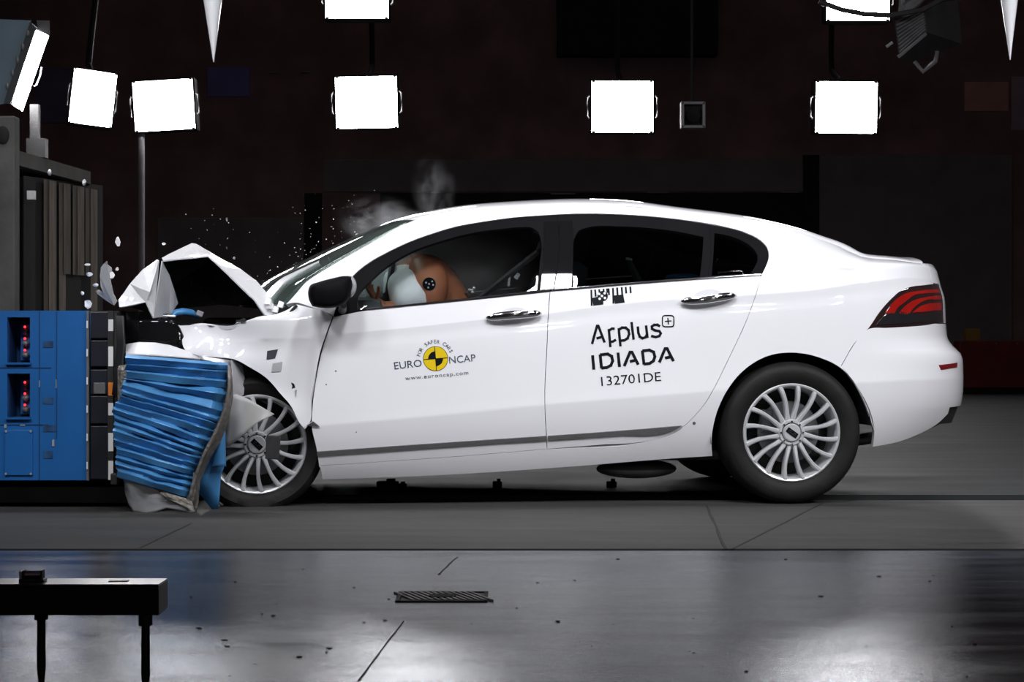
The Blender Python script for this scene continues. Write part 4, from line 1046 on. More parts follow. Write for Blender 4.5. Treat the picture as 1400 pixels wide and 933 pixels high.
# ------------------------------------------------------------------ door mirror
for side in (0, 1):
    mv = lambda v: v if not side else 2*HW-v
    def mir(outline, v0, v1, name, m, par, taper=.82, cx=452, cy=398):
        n_ = len(outline); vs = []; fs = []; layers = [(v0+.03, taper*.72), (v0+.008, taper*.93), (v0, taper*.97) if 0 else (v0-.004, taper), (v0+.02, 1.0), ((v0+v1)/2, 1.0), (v1-.02, .95), (v1, .85)]
        layers = [(v0, .70), (v0+.012, .88), (v0+.03, .97), (v0+.06, 1.0), (v1-.04, .97), (v1-.012, .88), (v1, .7)]
        for v, k in layers:
            for x, y in outline:
                p = pt(cx+(x-cx)*k, cy+(y-cy)*k, v); vs.append((p.x, mv(p.y), p.z))
        for i in range(len(layers)-1):
            for j in range(n_): fs.append((i*n_+j, i*n_+(j+1) % n_, (i+1)*n_+(j+1) % n_, (i+1)*n_+j))
        fs += [tuple(range(n_)), tuple(range((len(layers)-1)*n_, len(layers)*n_))]
        o = pymesh(name, vs, fs, m, par, True)
        bm = bmesh.new(); bm.from_mesh(o.data); bmesh.ops.recalc_face_normals(bm, faces=bm.faces); bm.to_mesh(o.data); bm.free(); return o
    out = [tuple(p) for p in dense([(421.5, 397), (424, 390.5), (435, 386), (455, 380.5), (472, 377.5), (480, 378.5), (482, 386), (480.5, 398), (477, 409), (470, 416.5), (455, 421), (438, 421), (427, 419), (422.5, 410)], 3.0)]
    mm = mir(out, -.23, -.02, 'door_mirror', M['frame'], front_door[side])
    rim = [(474, 376.8), (482, 378.5), (486.5, 385), (487.5, 394), (484, 403), (479, 408), (478.5, 400), (481, 390), (479.5, 382)]
    mir([tuple(p) for p in dense(rim, 3.0)], -.19, -.03, 'mirror_cap', M['lgrey'], mm, cx=482, cy=393)
    p1 = pt(459, 424, .02); p2 = pt(470, 421, -.12)
    b = MB(); b.tube([(p1.x+.03, mv(p1.y+.01), p1.z), (p1.x+.03, mv(p1.y-.06), p1.z+.004), (p2.x, mv(p2.y), p2.z+.01)], [.020, .018, .014], 10); b.build('mirror_arm', M['bplastic'], mm, True)

# ------------------------------------------------------------------ cabin
def seat(u, v, name='seat'):
    b = MB(); b.box((u, v, .50), (.50, .50, .16), .06); s_ = b.build('seat', M['seat'], car, True)
    MB().box((u+.33, v, .82), (.16, .50, .62), .07, rot=(0, .30, 0)).build('backrest', M['seat'], s_, True)
    MB().box((u+.445, v, 1.20), (.10, .27, .18), .045, rot=(0, .2, 0)).build('headrest', M['seat'], s_, True)
    for s2 in (-1, 1): MB().cyl((u+.41, v+s2*.07, 1.08), (u+.43, v+s2*.07, 1.16), .008, n=8).build('headrest_post', M['chrome'], s_)
    return s_
su = ray_v(690, 400, .5)[0]-.10
seat(su, .52); seat(su, 2*HW-.52)
b = MB(); b.box((su+.98, HW, .50), (.48, 1.25, .16), .05); rs = b.build('rear_bench', M['seat'], car, True)
MB().box((su+1.28, HW, .80), (.16, 1.25, .56), .05, rot=(0, .35, 0)).build('bench_back', M['seat'], rs, True)
for v in (.55, HW, 2*HW-.55): MB().box((su+1.38, v, 1.11), (.10, .24, .13), .04, rot=(0, .2, 0)).build('headrest', M['seat'], rs, True)
MB().box((su+1.62, HW, .98), (.45, 1.25, .03), .01).build('parcel_shelf', M['liner'], car)
b = MB(); b.box((-1.99, HW, .84), (.30, 1.45, .20), .06); b.build('dashboard', mat('grey_dashboard', (.10, .102, .108), .7, nscale=30, namt=.15), car, True)
swc = pt(540, 405, .52)
b = MB(); ring = []
for i in range(33):
    a_ = 2*PI*i/32; ring.append(swc+Vector((-.04+.06*math.sin(a_)*.5, .185*math.cos(a_), .185*math.sin(a_)*.92)))
b.tube(ring, .014, 8); b.tube([swc+Vector((-.04, -.18, 0)), swc+Vector((-.04, .18, 0))], .018, 8); b.tube([swc+Vector((-.05, 0, 0)), swc+Vector((-.30, 0, -.10))], .03, 8)
b.build('steering_wheel', M['bplastic'], car, True)
# airbag: a fat cushion seen edge on
ab = bmesh.new(); bmesh.ops.create_uvsphere(ab, u_segments=40, v_segments=24, radius=1)
c_ = pt(562, 398, .50)
for v in ab.verts:
    x, y, z = v.co; th = math.copysign(abs(x)**.65, x); wr = 1+.03*math.sin(9*math.atan2(z, y))
    v.co = Vector((th*.115, y*.31*wr, z*.115 if 0 else z*.20*wr))
    v.co.rotate(Euler((0, -.42, 0))); v.co += Vector((c_.x+.01, c_.y, c_.z-.07))
me = bpy.data.meshes.new('airbag'); ab.to_mesh(me); ab.free(); me.polygons.foreach_set('use_smooth', [True]*len(me.polygons))
link('airbag', me, M['airbag'], car)
# seat belt and its anchor, B pillar inner trim
MB().tube([pt(741, 330, .27), pt(735, 345, .33), pt(640, 420, .40)], .014, 4).build('seat_belt', M['seat'], car)
for uu in (ray_v(762, 350, .2)[0],):
    for s2 in (0, 1):
        v0 = .21 if not s2 else 2*HW-.21
        MB().tube([(uu, v0-.09*(1 if not s2 else -1), .92), (uu+.005, v0-.02*(1 if not s2 else -1), 1.10), (uu+.01, v0+.07*(1 if not s2 else -1), 1.32)], .035, 8).build('centre_pillar', M['liner'], car)
MB().box(pt(650, 399, .40), (.36, .02, .006), rot=(0, -.09, 0)).build('door_pull', M['mgrey'], car)
for (x, y) in ((645, 397), (648, 394), (642, 396.5), (646, 400)): MB().ell(pt(x, y, .38), (.008, .006, .006), 8).build('target_scrap', M['mark'], car)
MB().box(pt(696, 384, .36), (.012, .01, .055), .003, rot=(0, .1, 0)).build('belt_buckle', M['lgrey'], car); MB().box(pt(707, 378, .36), (.02, .01, .03), .003, rot=(0, .6, 0)).build('belt_tongue', M['lgrey'], car)
# stub post and blue cloth seen through the rear glass
MB().tube([pt(873, 385, .35), pt(864, 366, .35), pt(859, 354, .35)], [.022, .016, .010], 8).build('camera_post', M['bplastic'], car)
MB().box(pt(860, 354.5, .34), (.030, .02, .012), .003, rot=(0, .2, 0)).build('post_cap', M['alu'], car)
MB().box(pt(820, 380.5, .30), (.30, .015, .006), rot=(0, -.07, 0)).build('inner_sill', M['mgrey'], car)
b = MB(); b.ell(pt(932, 380, .50), (.085, .12, .024), 16); b.build('blue_cushion', M['bluefoil'], car, True)
MB().tube([pt(905, 384, .5), pt(912, 330, .5)], .02, 8).build('rear_strut', M['liner'], car)
# ------------------------------------------------------------------ crash dummy
dbase = Vector((su, .50, .575))
wx, wy = l2w(dbase.x, dbase.y)
dummy = empty('crash_test_dummy', (wx, wy, dbase.z), (0, 0, TH)); tag(dummy, 'brown crash test dummy thrown forward into the white airbag inside the car', 'dummy')
def D(px, py, v): return pt(px, py, v)-dbase
sh = D(584, 376, .34); neck = D(573, 366, .50); head = D(553, 384, .50)
sk = {'pel': (Vector((0, 0, .06)), .13), 'ab': (Vector((-.10, 0, .20)), .13), 'ch': (D(597, 397, .50), .14), 'nk': (neck, .065), 'hd0': (head+Vector((.03, 0, .05)), .07), 'hd': (head+Vector((-.02, 0, -.01)), .088), 'jaw': (head+Vector((-.05, 0, -.06)), .055)}
ed = [('pel', 'ab'), ('ab', 'ch'), ('ch', 'nk'), ('nk', 'hd0'), ('hd0', 'hd'), ('hd', 'jaw')]
for s2, tg in ((-1, 'n'), (1, 'f')):
    sy_ = lambda v: Vector((v.x, s2*abs(v.y), v.z))
    s_ = sy_(sh)
    sk['sh'+tg] = (s_, .100); sk['up'+tg] = (sy_(D(592, 396, .27)), .088); sk['el'+tg] = (sy_(D(590, 424, .26)), .062); sk['fo'+tg] = (sy_(D(548, 425, .30)), .045); sk['wr'+tg] = (sy_(D(518, 420, .27)), .032)
    ed += [('ch', 'sh'+tg), ('sh'+tg, 'up'+tg), ('up'+tg, 'el'+tg), ('el'+tg, 'fo'+tg), ('fo'+tg, 'wr'+tg)]
    sk['hip'+tg] = (Vector((-.04, s2*.09, .05)), .10); sk['kn'+tg] = (Vector((-.46, s2*.12, .10)), .065); sk['an'+tg] = (Vector((-.70, s2*.11, -.26)), .042); sk['toe'+tg] = (Vector((-.86, s2*.11, -.26)), .035)
    ed += [('pel', 'hip'+tg), ('hip'+tg, 'kn'+tg), ('kn'+tg, 'an'+tg), ('an'+tg, 'toe'+tg)]
    hand = (D(512, 409, .27)); hand = sy_(hand)
    sk['pa'+tg] = (hand, .030); ed.append(('wr'+tg, 'pa'+tg))
def skinned(name, sk, ed, m, parent, lv=2):
    ks = list(sk); me = bpy.data.meshes.new(name); me.from_pydata([tuple(sk[k][0]) for k in ks], [(ks.index(a), ks.index(b)) for a, b in ed], [])
    o = link(name, me, m, parent); md = o.modifiers.new('skin', 'SKIN'); md.use_smooth_shade = True
    for i, k in enumerate(ks):
        s_ = me.skin_vertices[0].data[i]; s_.radius = (sk[k][1], sk[k][1]); s_.use_root = (i == 0)
    md2 = o.modifiers.new('sub', 'SUBSURF'); md2.levels = lv; md2.render_levels = lv
    return o
body = skinned('body', sk, ed, M['skin'], dummy)
for s2, tg in ((-1, 'n'), (1, 'f')):
    fy = lambda v: Vector((v.x, s2*abs(v.y), v.z)); base = fy(D(512, 409, .27))
    fing = [[(508, 403, .34), (503, 396, .34), (501, 390, .345), (504, 386.5, .355)], [(510, 402, .36), (505, 394, .36), (503, 388, .365), (506, 385, .375)],
            [(511, 402, .38), (507, 395, .38), (505, 389, .385), (508, 386, .39)], [(512, 403, .40), (509, 397, .40), (508, 392, .405), (510, 389, .41)], [(516, 405, .35), (518, 399, .34), (518, 394, .335), (516.5, 391, .335)]]
    for fi, ch in enumerate(fing):
        q_ = {'r': (base, .013)}; e2 = []; pr = 'r'
        for i, c3 in enumerate(ch): q_[str(i)] = (fy(D(c3[0], c3[1], c3[2]-.09)), .0105-.0011*i-(.001 if fi == 3 else 0)); e2.append((pr, str(i))); pr = str(i)
        skinned('finger' if fi < 4 else 'thumb', q_, e2, M['skin'], dummy, 1)
# marker disc with five dots, seams
mc = D(586.7, 388.5, .205)
b = MB().cyl(mc+Vector((0, .03, 0)), mc, .030, n=28); b.build('marker_disc', M['ink'], dummy)
for (dx, dz) in ((0, 0), (.014, .012), (-.014, .006), (.006, -.016) if 0 else (-.004, -.016), (.018, -.004)):
    MB().cyl(mc+Vector((dx, 0, dz)), mc+Vector((dx, -.002, dz)), .0042, n=10).build('marker_dot', M['mark'], dummy)

# ------------------------------------------------------------------ lettering on the doors
def affine(c):                               # pixel offsets about c -> side parameters
    e = 4.0; a = np.array(inv(*c)); b = np.array(inv(c[0]+e, c[1])); d = np.array(inv(c[0], c[1]+e))
    J = np.stack([(b-a)/e, (d-a)/e], 1)
    return lambda p: a+J@(np.array(p)-np.array(c))
def decal(name, polys, c, m, parent, off=.0016):
    """polys: list of pixel polygons (convex or not), one flat decal mesh laid on the door skin"""
    f = affine(c); bm = bmesh.new()
    for p in polys:
        if len(p) < 3: continue
        sw = np.array([f(q_) for q_ in p]); co = PS(sw[:, 0], sw[:, 1])+NS(sw[:, 0], sw[:, 1])*off
        vs = [bm.verts.new(tuple(map(float, v))) for v in co]
        try: bm.faces.new(vs)
        except Exception: pass
    for fc in bm.faces:
        fc.normal_update()
        if fc.normal.y > 0: fc.normal_flip()
    me = bpy.data.meshes.new(name); bm.to_mesh(me); bm.free()
    return link(name, me, m, parent)
def strokes(lines, w):
    out = []
    for ln in lines:
        for i in range(len(ln)-1):
            a = np.array(ln[i], float); b = np.array(ln[i+1], float); d = (b-a)/np.linalg.norm(b-a); n_ = np.array([-d[1], d[0]])*w/2
            ea = d*(w*.38 if i > 0 else 0); eb = d*(w*.38 if i < len(ln)-2 else 0)
            out.append([a-ea+n_, b+eb+n_, b+eb-n_, a-ea-n_])
    return out
def arcpts(cx, cy, r, a0, a1, n): return [(cx+r*math.cos(math.radians(a0+(a1-a0)*i/n)), cy+r*math.sin(math.radians(a0+(a1-a0)*i/n))) for i in range(n+1)]
def glyphs(text, spacing=1.0):                # outlines of the built-in face as filled triangles, unit size
    cu = bpy.data.curves.new('t', 'FONT'); cu.body = text; cu.resolution_u = 3; cu.fill_mode = 'FRONT'; cu.space_character = spacing
    o = bpy.data.objects.new('t', cu); C.objects.link(o); dg = bpy.context.evaluated_depsgraph_get(); dg.update()
    me = bpy.data.meshes.new_from_object(o.evaluated_get(dg)); me.calc_loop_triangles()
    tr = [[(me.vertices[i].co.x, me.vertices[i].co.y) for i in t.vertices] for t in me.loop_triangles]
    bpy.data.objects.remove(o); bpy.data.curves.remove(cu); bpy.data.meshes.remove(me); return tr
def textpoly(text, p0, p1, h, spacing=1.0, skew=0.0):
    """text fitted between pixel points p0..p1 (baseline) with cap height h"""
    tr = glyphs(text, spacing); xs = [x for t in tr for x, y in t]; ys = [y for t in tr for x, y in t]
    x0, x1 = min(xs), max(xs); p0 = np.array(p0); p1 = np.array(p1); d = p1-p0; cap = .69
    up = np.array([d[1], -d[0]])/np.linalg.norm(d)
    return [[p0+d*((x-x0)/(x1-x0))+up*(y/cap*h)+np.array([skew*y, 0]) for x, y in t] for t in tr]
fdn, rdn = front_door[0], rear_door[0]
K = 5.833
def c6(pts): return [(780+x/K, 380+y/K) for x, y in pts]
L1 = [c6(l) for l in [
    [(172, 528), (212, 384), (222, 384), (272, 517)], [(207, 484), (247, 473)],
    [(305, 408), (318, 553)], [(308, 420), (330, 406), (352, 406)], [(316, 512), (338, 508), (363, 494)],
    [(384, 402), (398, 547)], [(388, 412), (412, 398), (440, 398), (462, 418), (467, 450), (455, 482), (430, 498), (396, 502)],
    [(486, 353), (503, 494)],
    [(536, 388), (541, 440), (552, 470), (574, 483), (598, 474), (611, 450)], [(602, 380), (614, 480)],
    [(714, 388), (694, 375), (668, 376), (648, 388), (650, 408), (676, 420), (708, 426), (720, 444), (708, 465), (680, 473), (642, 464)]]]
decal('maker_lettering', strokes(L1, 3.5), (860, 455), M['ink'], rdn)
bx = c6([(778+46*math.copysign(abs(math.cos(t))**.45, math.cos(t)), 346+45*math.copysign(abs(math.sin(t))**.45, math.sin(t))) for t in np.linspace(0, 2*PI, 33)])
decal('plus_emblem', strokes([bx, c6([(752, 349), (804, 344)]), c6([(775, 320), (781, 373)])], 1.6), (913, 440), M['ink'], rdn)
L2 = [c6(l) for l in [
    [(176, 618), (186, 733)],
    [(236, 612), (248, 722)], [(236, 614), (296, 608), (328, 626), (336, 664), (322, 698), (290, 716), (246, 720)],
    [(378, 597), (391, 711)],
    [(428, 705), (474, 594), (490, 594), (540, 694)], [(473, 668), (512, 660)],
    [(572, 580), (586, 692)], [(572, 583), (628, 577), (662, 592), (672, 630), (660, 664), (630, 683), (584, 688)],
    [(708, 676), (754, 565), (770, 565), (822, 666)], [(754, 640), (794, 632)]]]
decal('maker_lettering', strokes(L2, 4.0), (864, 492), M['ink'], rdn)
decal('test_number', textpoly('132701DE', (822.5, 528), (904, 521), 12.5), (863, 520), M['ink'], rdn)
# comb-shaped measuring sticker with a five-dot disc
cb = []
for x, y1 in ((165, 222), (196, 150), (228, 130), (262, 130), (290, 120), (303, 138), (338, 205), (371, 140), (408, 140), (440, 125), (476, 122)):
    cb.append(c6([(x-7, 97-.085*(x-165)), (x+7, 96-.085*(x-165)), (x+9 if 0 else x+12, y1), (x-3, y1+2)]))
cb.append(c6([(172, 162), (212, 152), (262, 192), (262, 214), (182, 224)])); cb.append(c6([(342, 142), (420, 134), (432, 198), (354, 208)]))
cb.append(c6([(256+42*math.cos(t), 147+42*math.sin(t)) for t in np.linspace(0, 2*PI, 24, endpoint=False)]))
stk = decal('measuring_sticker', cb, (835, 404), M['ink'], rdn)
decal('sticker_dot', [c6([(x+10*math.cos(t), y+10*math.sin(t)) for t in np.linspace(0, 2*PI, 10, endpoint=False)]) for x, y in ((250, 146), (228, 130), (272, 124), (232, 168), (274, 162))], (824, 405), M['mark'], rdn, .0026)
# round badge with lettering on the front door
bc = (595.5, 490.7); R_ = 16.4; sl = -.075
def rotp(pts, a=sl): return [(bc[0]+(x-bc[0])*math.cos(a)-(y-bc[1])*math.sin(a), bc[1]+(x-bc[0])*math.sin(a)+(y-bc[1])*math.cos(a)) for x, y in pts]
decal('badge_ring', [arcpts(*bc, R_+.7, 0, 360, 40)[:-1]], bc, M['ink'], fdn, .0012)
decal('badge_disc', [arcpts(*bc, R_, 0, 360, 40)[:-1]], bc, M['yellow'], fdn, .0020)
qd = []
for a0 in (180, 0): qd.append(rotp([bc]+arcpts(*bc, R_*.62, a0, a0+90, 12)))
qd += [rotp(p) for p in strokes([[(bc[0]-R_, bc[1]), (bc[0]+R_, bc[1])], [(bc[0], bc[1]-R_), (bc[0], bc[1]+R_)]], 1.0)]
decal('badge_quarter', qd, bc, M['ink'], fdn, .0028)
decal('badge_lettering', textpoly('EURO', (539.5, 505.2), (577, 501.2), 9.6), (558, 500), M['inkgrey'], fdn)
decal('badge_lettering', textpoly('NCAP', (614.5, 497.4), (650.5, 494), 9.6), (632, 493), M['inkgrey'], fdn)
decal('badge_lettering', textpoly('www.euroncap.com', (554.5, 520), (640.5, 512.2), 5.2, 1.15), (597, 515), M['inkgrey'], fdn)
word = 'FOR SAFER CARS'; pl_ = []
for i, ch in enumerate(word):
    if ch == ' ': continue
    a_ = math.radians(-168+142*(i/(len(word)-1))); tr = glyphs(ch); xs = [x for t in tr for x, y in t]; xm = (min(xs)+max(xs))/2
    er = np.array([math.cos(a_), math.sin(a_)]); et = np.array([-math.sin(a_), math.cos(a_)])
    a0 = np.array(bc)+er*(R_+4.6)
    pl_ += [[a0+et*((x-xm)*7.2)+er*(y*7.2) for x, y in t] for t in tr]
decal('badge_lettering', rotp and [[tuple(p) for p in t] for t in pl_], bc, M['inkgrey'], fdn)
for (x, y, r) in ((459, 507.5, 1.1), (446, 526, .9), (487, 591, .8)):
    decal('paint_speck', [arcpts(x, y, r, 0, 360, 8)[:-1]], (x, y), M['dirt'], fdn)

# ------------------------------------------------------------------ crushed blue element between barrier and wheel
hon = empty('crushed_barrier_element', (0, 0, 0)); tag(hon, 'crumpled bright blue honeycomb element squeezed between barrier and front wheel', 'barrier element')
hp = at(235, 695, 8.32); hon.location = (hp.x, hp.y, 0)
def HPt(px, py, y): return at(px, py, y)-Vector((hp.x, hp.y, 0))
_L = [90, 135, 165, 205, 215, 260, 320, 375, 450, 540, 610, 690]; _R = [130, 165, 215, 255, 330, 400, 460, 540, 590, 650, 715, 795]
_k = np.arange(12)/11
Lf = lambda t: np.interp(t, _k, [460+v/3.5875 for v in _L])
Rf = lambda t: np.interp(t, _k, [460+v/3.5875 for v in _R])
Lx = pchip([486, 516, 541, 563, 605, 653], [173, 171, 164, 154.5, 157, 161])
Rx = pchip([496, 506, 527, 557, 588, 619, 652, 682], [309, 312.5, 311, 305.5, 294.5, 278, 265, 260])
nt, nx = 190, 36; vs = []; fs = []
_nd = []
for k in range(11):
    m_ = 2 if k in (5, 6, 7, 8, 9, 10) else 1
    for q_ in range(m_): _nd.append((k+q_/m_*(1+.2*math.sin(k)))/11)
ph = np.array(_nd[1:]+[1.0])
def ridge_(t):
    k = int(np.searchsorted(ph, t)); a = ph[k-1] if k > 0 else 0; b = ph[min(k, len(ph)-1)]; f_ = (t-a)/(b-a+1e-9); pk = .35+.2*math.sin(k*5.1)
    return (f_/pk if f_ < pk else 1-(f_-pk)/(1-pk)), k
for i in range(nt):
    t = i/(nt-1)
    ly, ry = float(Lf(t)), float(Rf(t)); lx, rx = float(Lx(ly)), float(Rx(ry))
    for j in range(nx):
        s_ = j/(nx-1); tw = t+.004*math.sin(5*s_+9*t)*math.sin(PI*s_); h, k = ridge_(min(1, max(0, tw)))
        amp = .022+.010*math.sin(k*2.3)+.006*math.sin(7*s_+k)
        px = lx+(rx-lx)*s_; py = ly+(ry-ly)*s_
        if j in (0, nx-1): px += 2.2*math.sin(k*1.7+h*2)*(1 if j else -1)*.8
        y = 8.30-.05*math.sin(PI*s_)+amp*(1-h)+.006*math.sin(13*s_+k*2)+.03*(t)
        if s_ > .9: y += (s_-.9)*.5
        vs.append(HPt(px, py, y))
for i in range(nt-1):
    for j in range(nx-1): a = i*nx+j; fs.append((a, a+nx, a+nx+1, a+1))
o = pymesh('blue_skin', vs, fs, M['bluefoil'], hon, False); md = o.modifiers.new('th', 'SOLIDIFY'); md.thickness = .003; md.offset = -1
def sheet(name, A_, B_, m, par, k=10, amp=0, thick=.004, seed=0):
    vs = []; fs = []; n_ = len(A_)
    A2 = dense([a[:2] for a in A_], 6, closed=False); B2 = None
    for i in range(n_):
        a, b = HPt(*A_[i]), HPt(*B_[i])
        for j in range(k+1):
            t = j/k; p = a.lerp(b, t); p.y += amp*math.sin(2.3*i+6*t+seed)*math.sin(PI*t); vs.append(p)
    for i in range(n_-1):
        for j in range(k): q_ = i*(k+1)+j; fs.append((q_, q_+1, q_+k+2, q_+k+1))
    o = pymesh(name, vs, fs, m, par, True); md = o.modifiers.new('th', 'SOLIDIFY'); md.thickness = thick; md.offset = 0; return o
# bare aluminium core along the right and lower edges
sheet('honeycomb_edge', [(313, 500, 8.33), (313, 530, 8.33), (307, 560, 8.33), (296, 588, 8.33), (279, 620, 8.33), (266, 652, 8.33), (260, 676, 8.33), (250, 690, 8.34)],
      [(316, 515, 8.42), (317, 543, 8.42), (312, 572, 8.42), (301, 602, 8.42), (286, 626, 8.42), (272, 658, 8.41), (270, 688, 8.40), (266, 705, 8.38)], M['honey'], hon, amp=.02, thick=.012)
sheet('lower_skirt', [(168, 654, 8.36), (180, 657, 8.34), (196, 662, 8.33), (212, 667, 8.33), (228, 673, 8.33), (244, 679, 8.33), (258, 683, 8.34)],
      [(176, 690, 8.38), (183, 701, 8.36), (199, 704, 8.34), (214, 700, 8.33), (228, 695, 8.33), (246, 698, 8.33), (268, 704, 8.34)], M['alu'], hon, amp=.02, seed=1)
sheet('honeycomb_edge', [(210, 667, 8.325), (228, 673, 8.32), (246, 680, 8.32), (262, 686, 8.32)], [(226, 681, 8.31), (240, 688, 8.31), (256, 695, 8.31), (268, 703, 8.32)], M['honey'], hon, amp=.012, thick=.01)
sheet('backing_plate', [(300, 612, 8.50), (285, 622, 8.50), (274, 640, 8.50), (268, 670, 8.50)], [(306, 640, 8.50), (302, 650, 8.5), (300, 680, 8.5), (298, 706, 8.52)], M['bluefoil'], hon, amp=.004, thick=.006)
sheet('backing_plate', [(308, 585, 8.47), (296, 612, 8.47)], [(309, 638, 8.47), (290, 640, 8.47)], M['bluefoil'], hon, thick=.006)
bc_ = MB()
pbx = [HPt(165, 660, 8.6), HPt(300, 490, 8.6)]
bc_.box((pbx[0].x*.72+pbx[1].x*.28, .22, (pbx[0].z+pbx[1].z)/2), (abs(pbx[1].x-pbx[0].x)*.45, .30, abs(pbx[1].z-pbx[0].z)*.9), .02); bc_.build('honeycomb_core', M['honey'], hon)
sheet('clamp_plate', [(169, 432, 8.44), (170, 470, 8.44), (168, 505, 8.44), (162, 545, 8.42)], [(159, 432, 8.46), (161, 470, 8.46), (158, 505, 8.46), (154, 540, 8.46)], M['dgrey'], hon, thick=.01)
MB().box(HPt(157, 655, 8.45), (.03, .05, .05), .006).build('clamp_foot', M['bplastic'], hon)

# ------------------------------------------------------------------ flying debris
def frag(px, py, y, pts, m, name, label, group=None, th=.004):
    n_ = len(pts); c = at(px, py, y); sc_ = y/F
    fr = [Vector(((x-px)*sc_, random.uniform(-.006, .006), -(q_-py)*sc_)) for x, q_ in pts]; bk = [v+Vector((0, th, 0)) for v in fr]
    fs = [tuple(range(n_)), tuple(range(2*n_-1, n_-1, -1))]+[(i, i+n_, (i+1) % n_+n_, (i+1) % n_) for i in range(n_)]
    o = pymesh(name, fr+bk, fs, m, None, loc=c)
    bm = bmesh.new(); bm.from_mesh(o.data); bmesh.ops.recalc_face_normals(bm, faces=bm.faces); bm.to_mesh(o.data); bm.free()
    return tag(o, label, 'fragment', group)
frag(145, 385, 9.0, [(137.5, 366), (141, 361), (146, 357), (147, 362), (152, 366), (153, 376), (151, 384), (153, 392), (155, 402), (160, 412), (156, 418), (150, 412), (142, 402), (138, 392), (137, 378)], mat('grey_plastic_shard', (.27, .27, .28), .5, nscale=12, namt=.1),
     'plastic_shard', 'large jagged grey plastic shard flying above the barrier', th=.008)
frag(143, 405, 9.05, [(131, 398), (134, 396), (144, 402), (155, 412), (154, 417), (143, 410), (133, 402)], M['lgrey'], 'plastic_shard', 'thin grey plastic strip flying just under the jagged grey shard')
WF = [(161, 331, 3.2, 7, 'upright pale oval fragment highest above the barrier'), (153, 376.5, 3.6, 5.5, 'white fragment touching the jagged grey shard'), (160, 368, 2.2, 2.6, 'small pale fragment just above the white fragment by the shard'),
      (120, 415.5, 5.5, 6.5, 'largest white fragment just above the blue barrier top'), (112.5, 401, 2.4, 2.8, 'pale dot above the largest white fragment'), (122, 375, 4, 3.4, 'bluish white fragment in front of the timber planks'),
      (120, 362, 4.4, 1.8, 'flat pale fragment above the bluish white one by the planks'), (131, 390, 4.4, 2.4, 'slanted pale fragment left of the jagged grey shard'), (224, 333.5, 2.4, 2.2, 'small bright fragment above the left flap of the bonnet'),
      (320, 353, 1.8, 1.8, 'tiny bright fragment over the bonnet ridge'), (115, 248, 2.6, 2.6, 'bright dot at the top right of the timber planks'), (310, 300, 1.2, 3, 'thin pale streak high above the bonnet crest')]
for (x, y, a_, b_, lab) in WF:
    frag(x, y, 9.0, [(x+a_*math.cos(t)*random.uniform(.8, 1.15), y+b_*math.sin(t)*random.uniform(.8, 1.15)) for t in np.linspace(0, 2*PI, 8, endpoint=False)], M['mark'] if a_ > 2 else M['lgrey'], 'debris_fragment', lab)
gm = []
for k in range(5):
    bm = bmesh.new(); bmesh.ops.create_icosphere(bm, subdivisions=1, radius=1)
    for v in bm.verts: v.co = Vector((v.co.x*random.uniform(.6, 1.3), v.co.y*.6, v.co.z*random.uniform(.5, 1.2)))
    me = bpy.data.meshes.new('glass_crumb'); bm.to_mesh(me); bm.free(); me.materials.append(M['alu'] if k % 2 else M['mark']); gm.append(me)
for k in range(120):
    if k < 85: t = random.random(); x = 375+110*t+random.gauss(0, 16); y = 392-75*t-abs(random.gauss(0, 34))
    else: x = random.uniform(250, 360); y = 345-abs(random.gauss(0, 30)) if random.random() < .6 else random.uniform(375, 425)
    o = bpy.data.objects.new('glass_crumb', gm[k % 5]); C.objects.link(o)
    o.location = at(x, y, random.uniform(8.75, 9.6)); r = random.choice((.0014, .0016, .002, .0026, .0034)); o.scale = (r, r, r); o.rotation_euler = (random.random()*3, random.random()*3, 0)
    tag(o, 'tiny bright crumb of windscreen glass flying above the bonnet', 'fragment', 'glass crumbs above the bonnet')

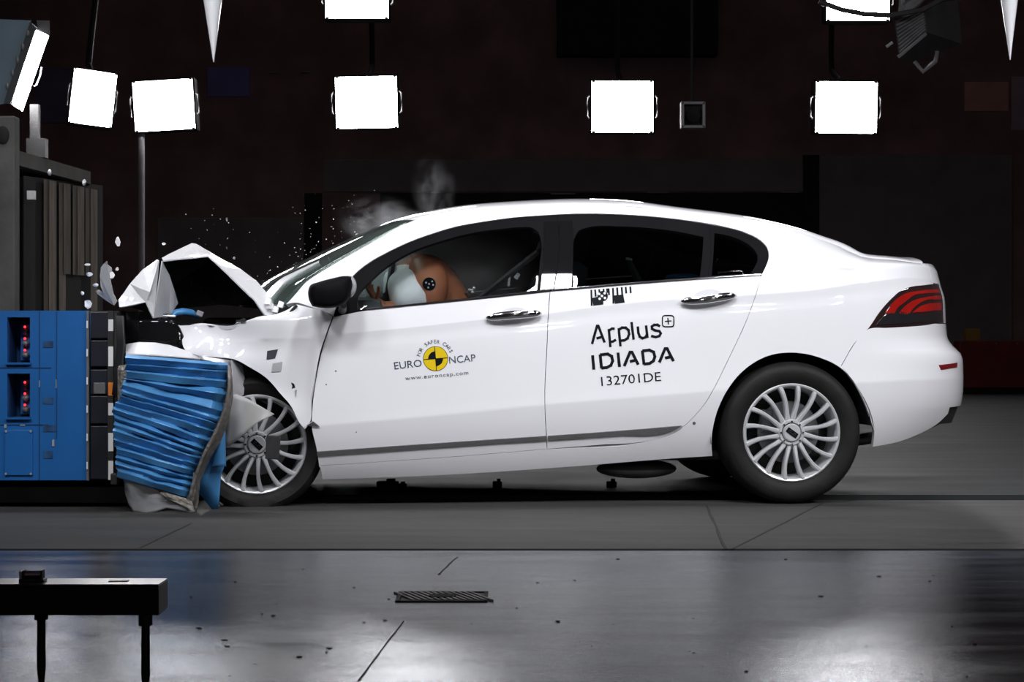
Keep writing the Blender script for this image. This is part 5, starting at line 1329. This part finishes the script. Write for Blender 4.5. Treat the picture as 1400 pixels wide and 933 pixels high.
# ------------------------------------------------------------------ dust
def dust(name, c, r, dens, label, scale=6, lo=.45, hi=.75, col=(.90, .91, .94), rot=None):
    m = bpy.data.materials.new('dust'); m.use_nodes = True; nt_ = m.node_tree; nt_.nodes.clear()
    out = nt_.nodes.new('ShaderNodeOutputMaterial'); vol = nt_.nodes.new('ShaderNodeVolumePrincipled')
    vol.inputs['Color'].default_value = (*col, 1); vol.inputs['Anisotropy'].default_value = .1
    tc = nt_.nodes.new('ShaderNodeTexCoord'); no = nt_.nodes.new('ShaderNodeTexNoise'); no.inputs['Scale'].default_value = scale; no.inputs['Detail'].default_value = 5; no.inputs['Distortion'].default_value = .6
    nt_.links.new(tc.outputs['Object'], no.inputs['Vector'])
    mr = nt_.nodes.new('ShaderNodeMapRange'); mr.inputs[1].default_value = lo; mr.inputs[2].default_value = hi
    nt_.links.new(no.outputs[0], mr.inputs[0])
    ln = nt_.nodes.new('ShaderNodeVectorMath'); ln.operation = 'LENGTH'; nt_.links.new(tc.outputs['Object'], ln.inputs[0])
    fo = nt_.nodes.new('ShaderNodeMapRange'); fo.inputs[1].default_value = 1.0; fo.inputs[2].default_value = .25; fo.interpolation_type = 'SMOOTHSTEP'
    nt_.links.new(ln.outputs['Value'], fo.inputs[0])
    mu = nt_.nodes.new('ShaderNodeMath'); mu.operation = 'MULTIPLY'; nt_.links.new(mr.outputs[0], mu.inputs[0]); nt_.links.new(fo.outputs[0], mu.inputs[1])
    m2 = nt_.nodes.new('ShaderNodeMath'); m2.operation = 'MULTIPLY'; m2.inputs[1].default_value = dens; nt_.links.new(mu.outputs[0], m2.inputs[0])
    nt_.links.new(m2.outputs[0], vol.inputs['Density']); nt_.links.new(vol.outputs[0], out.inputs['Volume'])
    o = MB().ell((0, 0, 0), (1, 1, 1), 24).build(name, m); o.location = c; o.scale = r
    if rot: o.rotation_euler = rot
    tag(o, label, 'dust', kind='stuff'); return o
dust('dust_cloud', at(520, 305, 9.55), (.25, .35, .15), 2.4, 'pale dust puff rising over the windscreen', 2.0)
dust('dust_cloud', at(592, 262, 9.6), (.13, .2, .22), 1.1, 'thin upright wisp of dust above the front of the roof', 2.0)
wxx, wyy = l2w(pt(610, 370, .6).x, .74)
dust('dust_cloud', (wxx, wyy, 1.06), (.50, .46, .27), 26.0, 'grey airbag dust filling the front of the cabin', 1.4, .30, .75, rot=(0, 0, TH))
wxx, wyy = l2w(pt(515, 385, .5).x, .72)
dust('dust_cloud', (wxx, wyy, 1.02), (.26, .36, .18), 30.0, 'dense pale dust around the hand behind the door mirror', 2.0, .15, .6, rot=(0, -.3, TH))
dust('dust_cloud', at(330, 415, 9.2), (.25, .3, .14), 1.0, 'faint grey dust under the raised bonnet', 2.5)
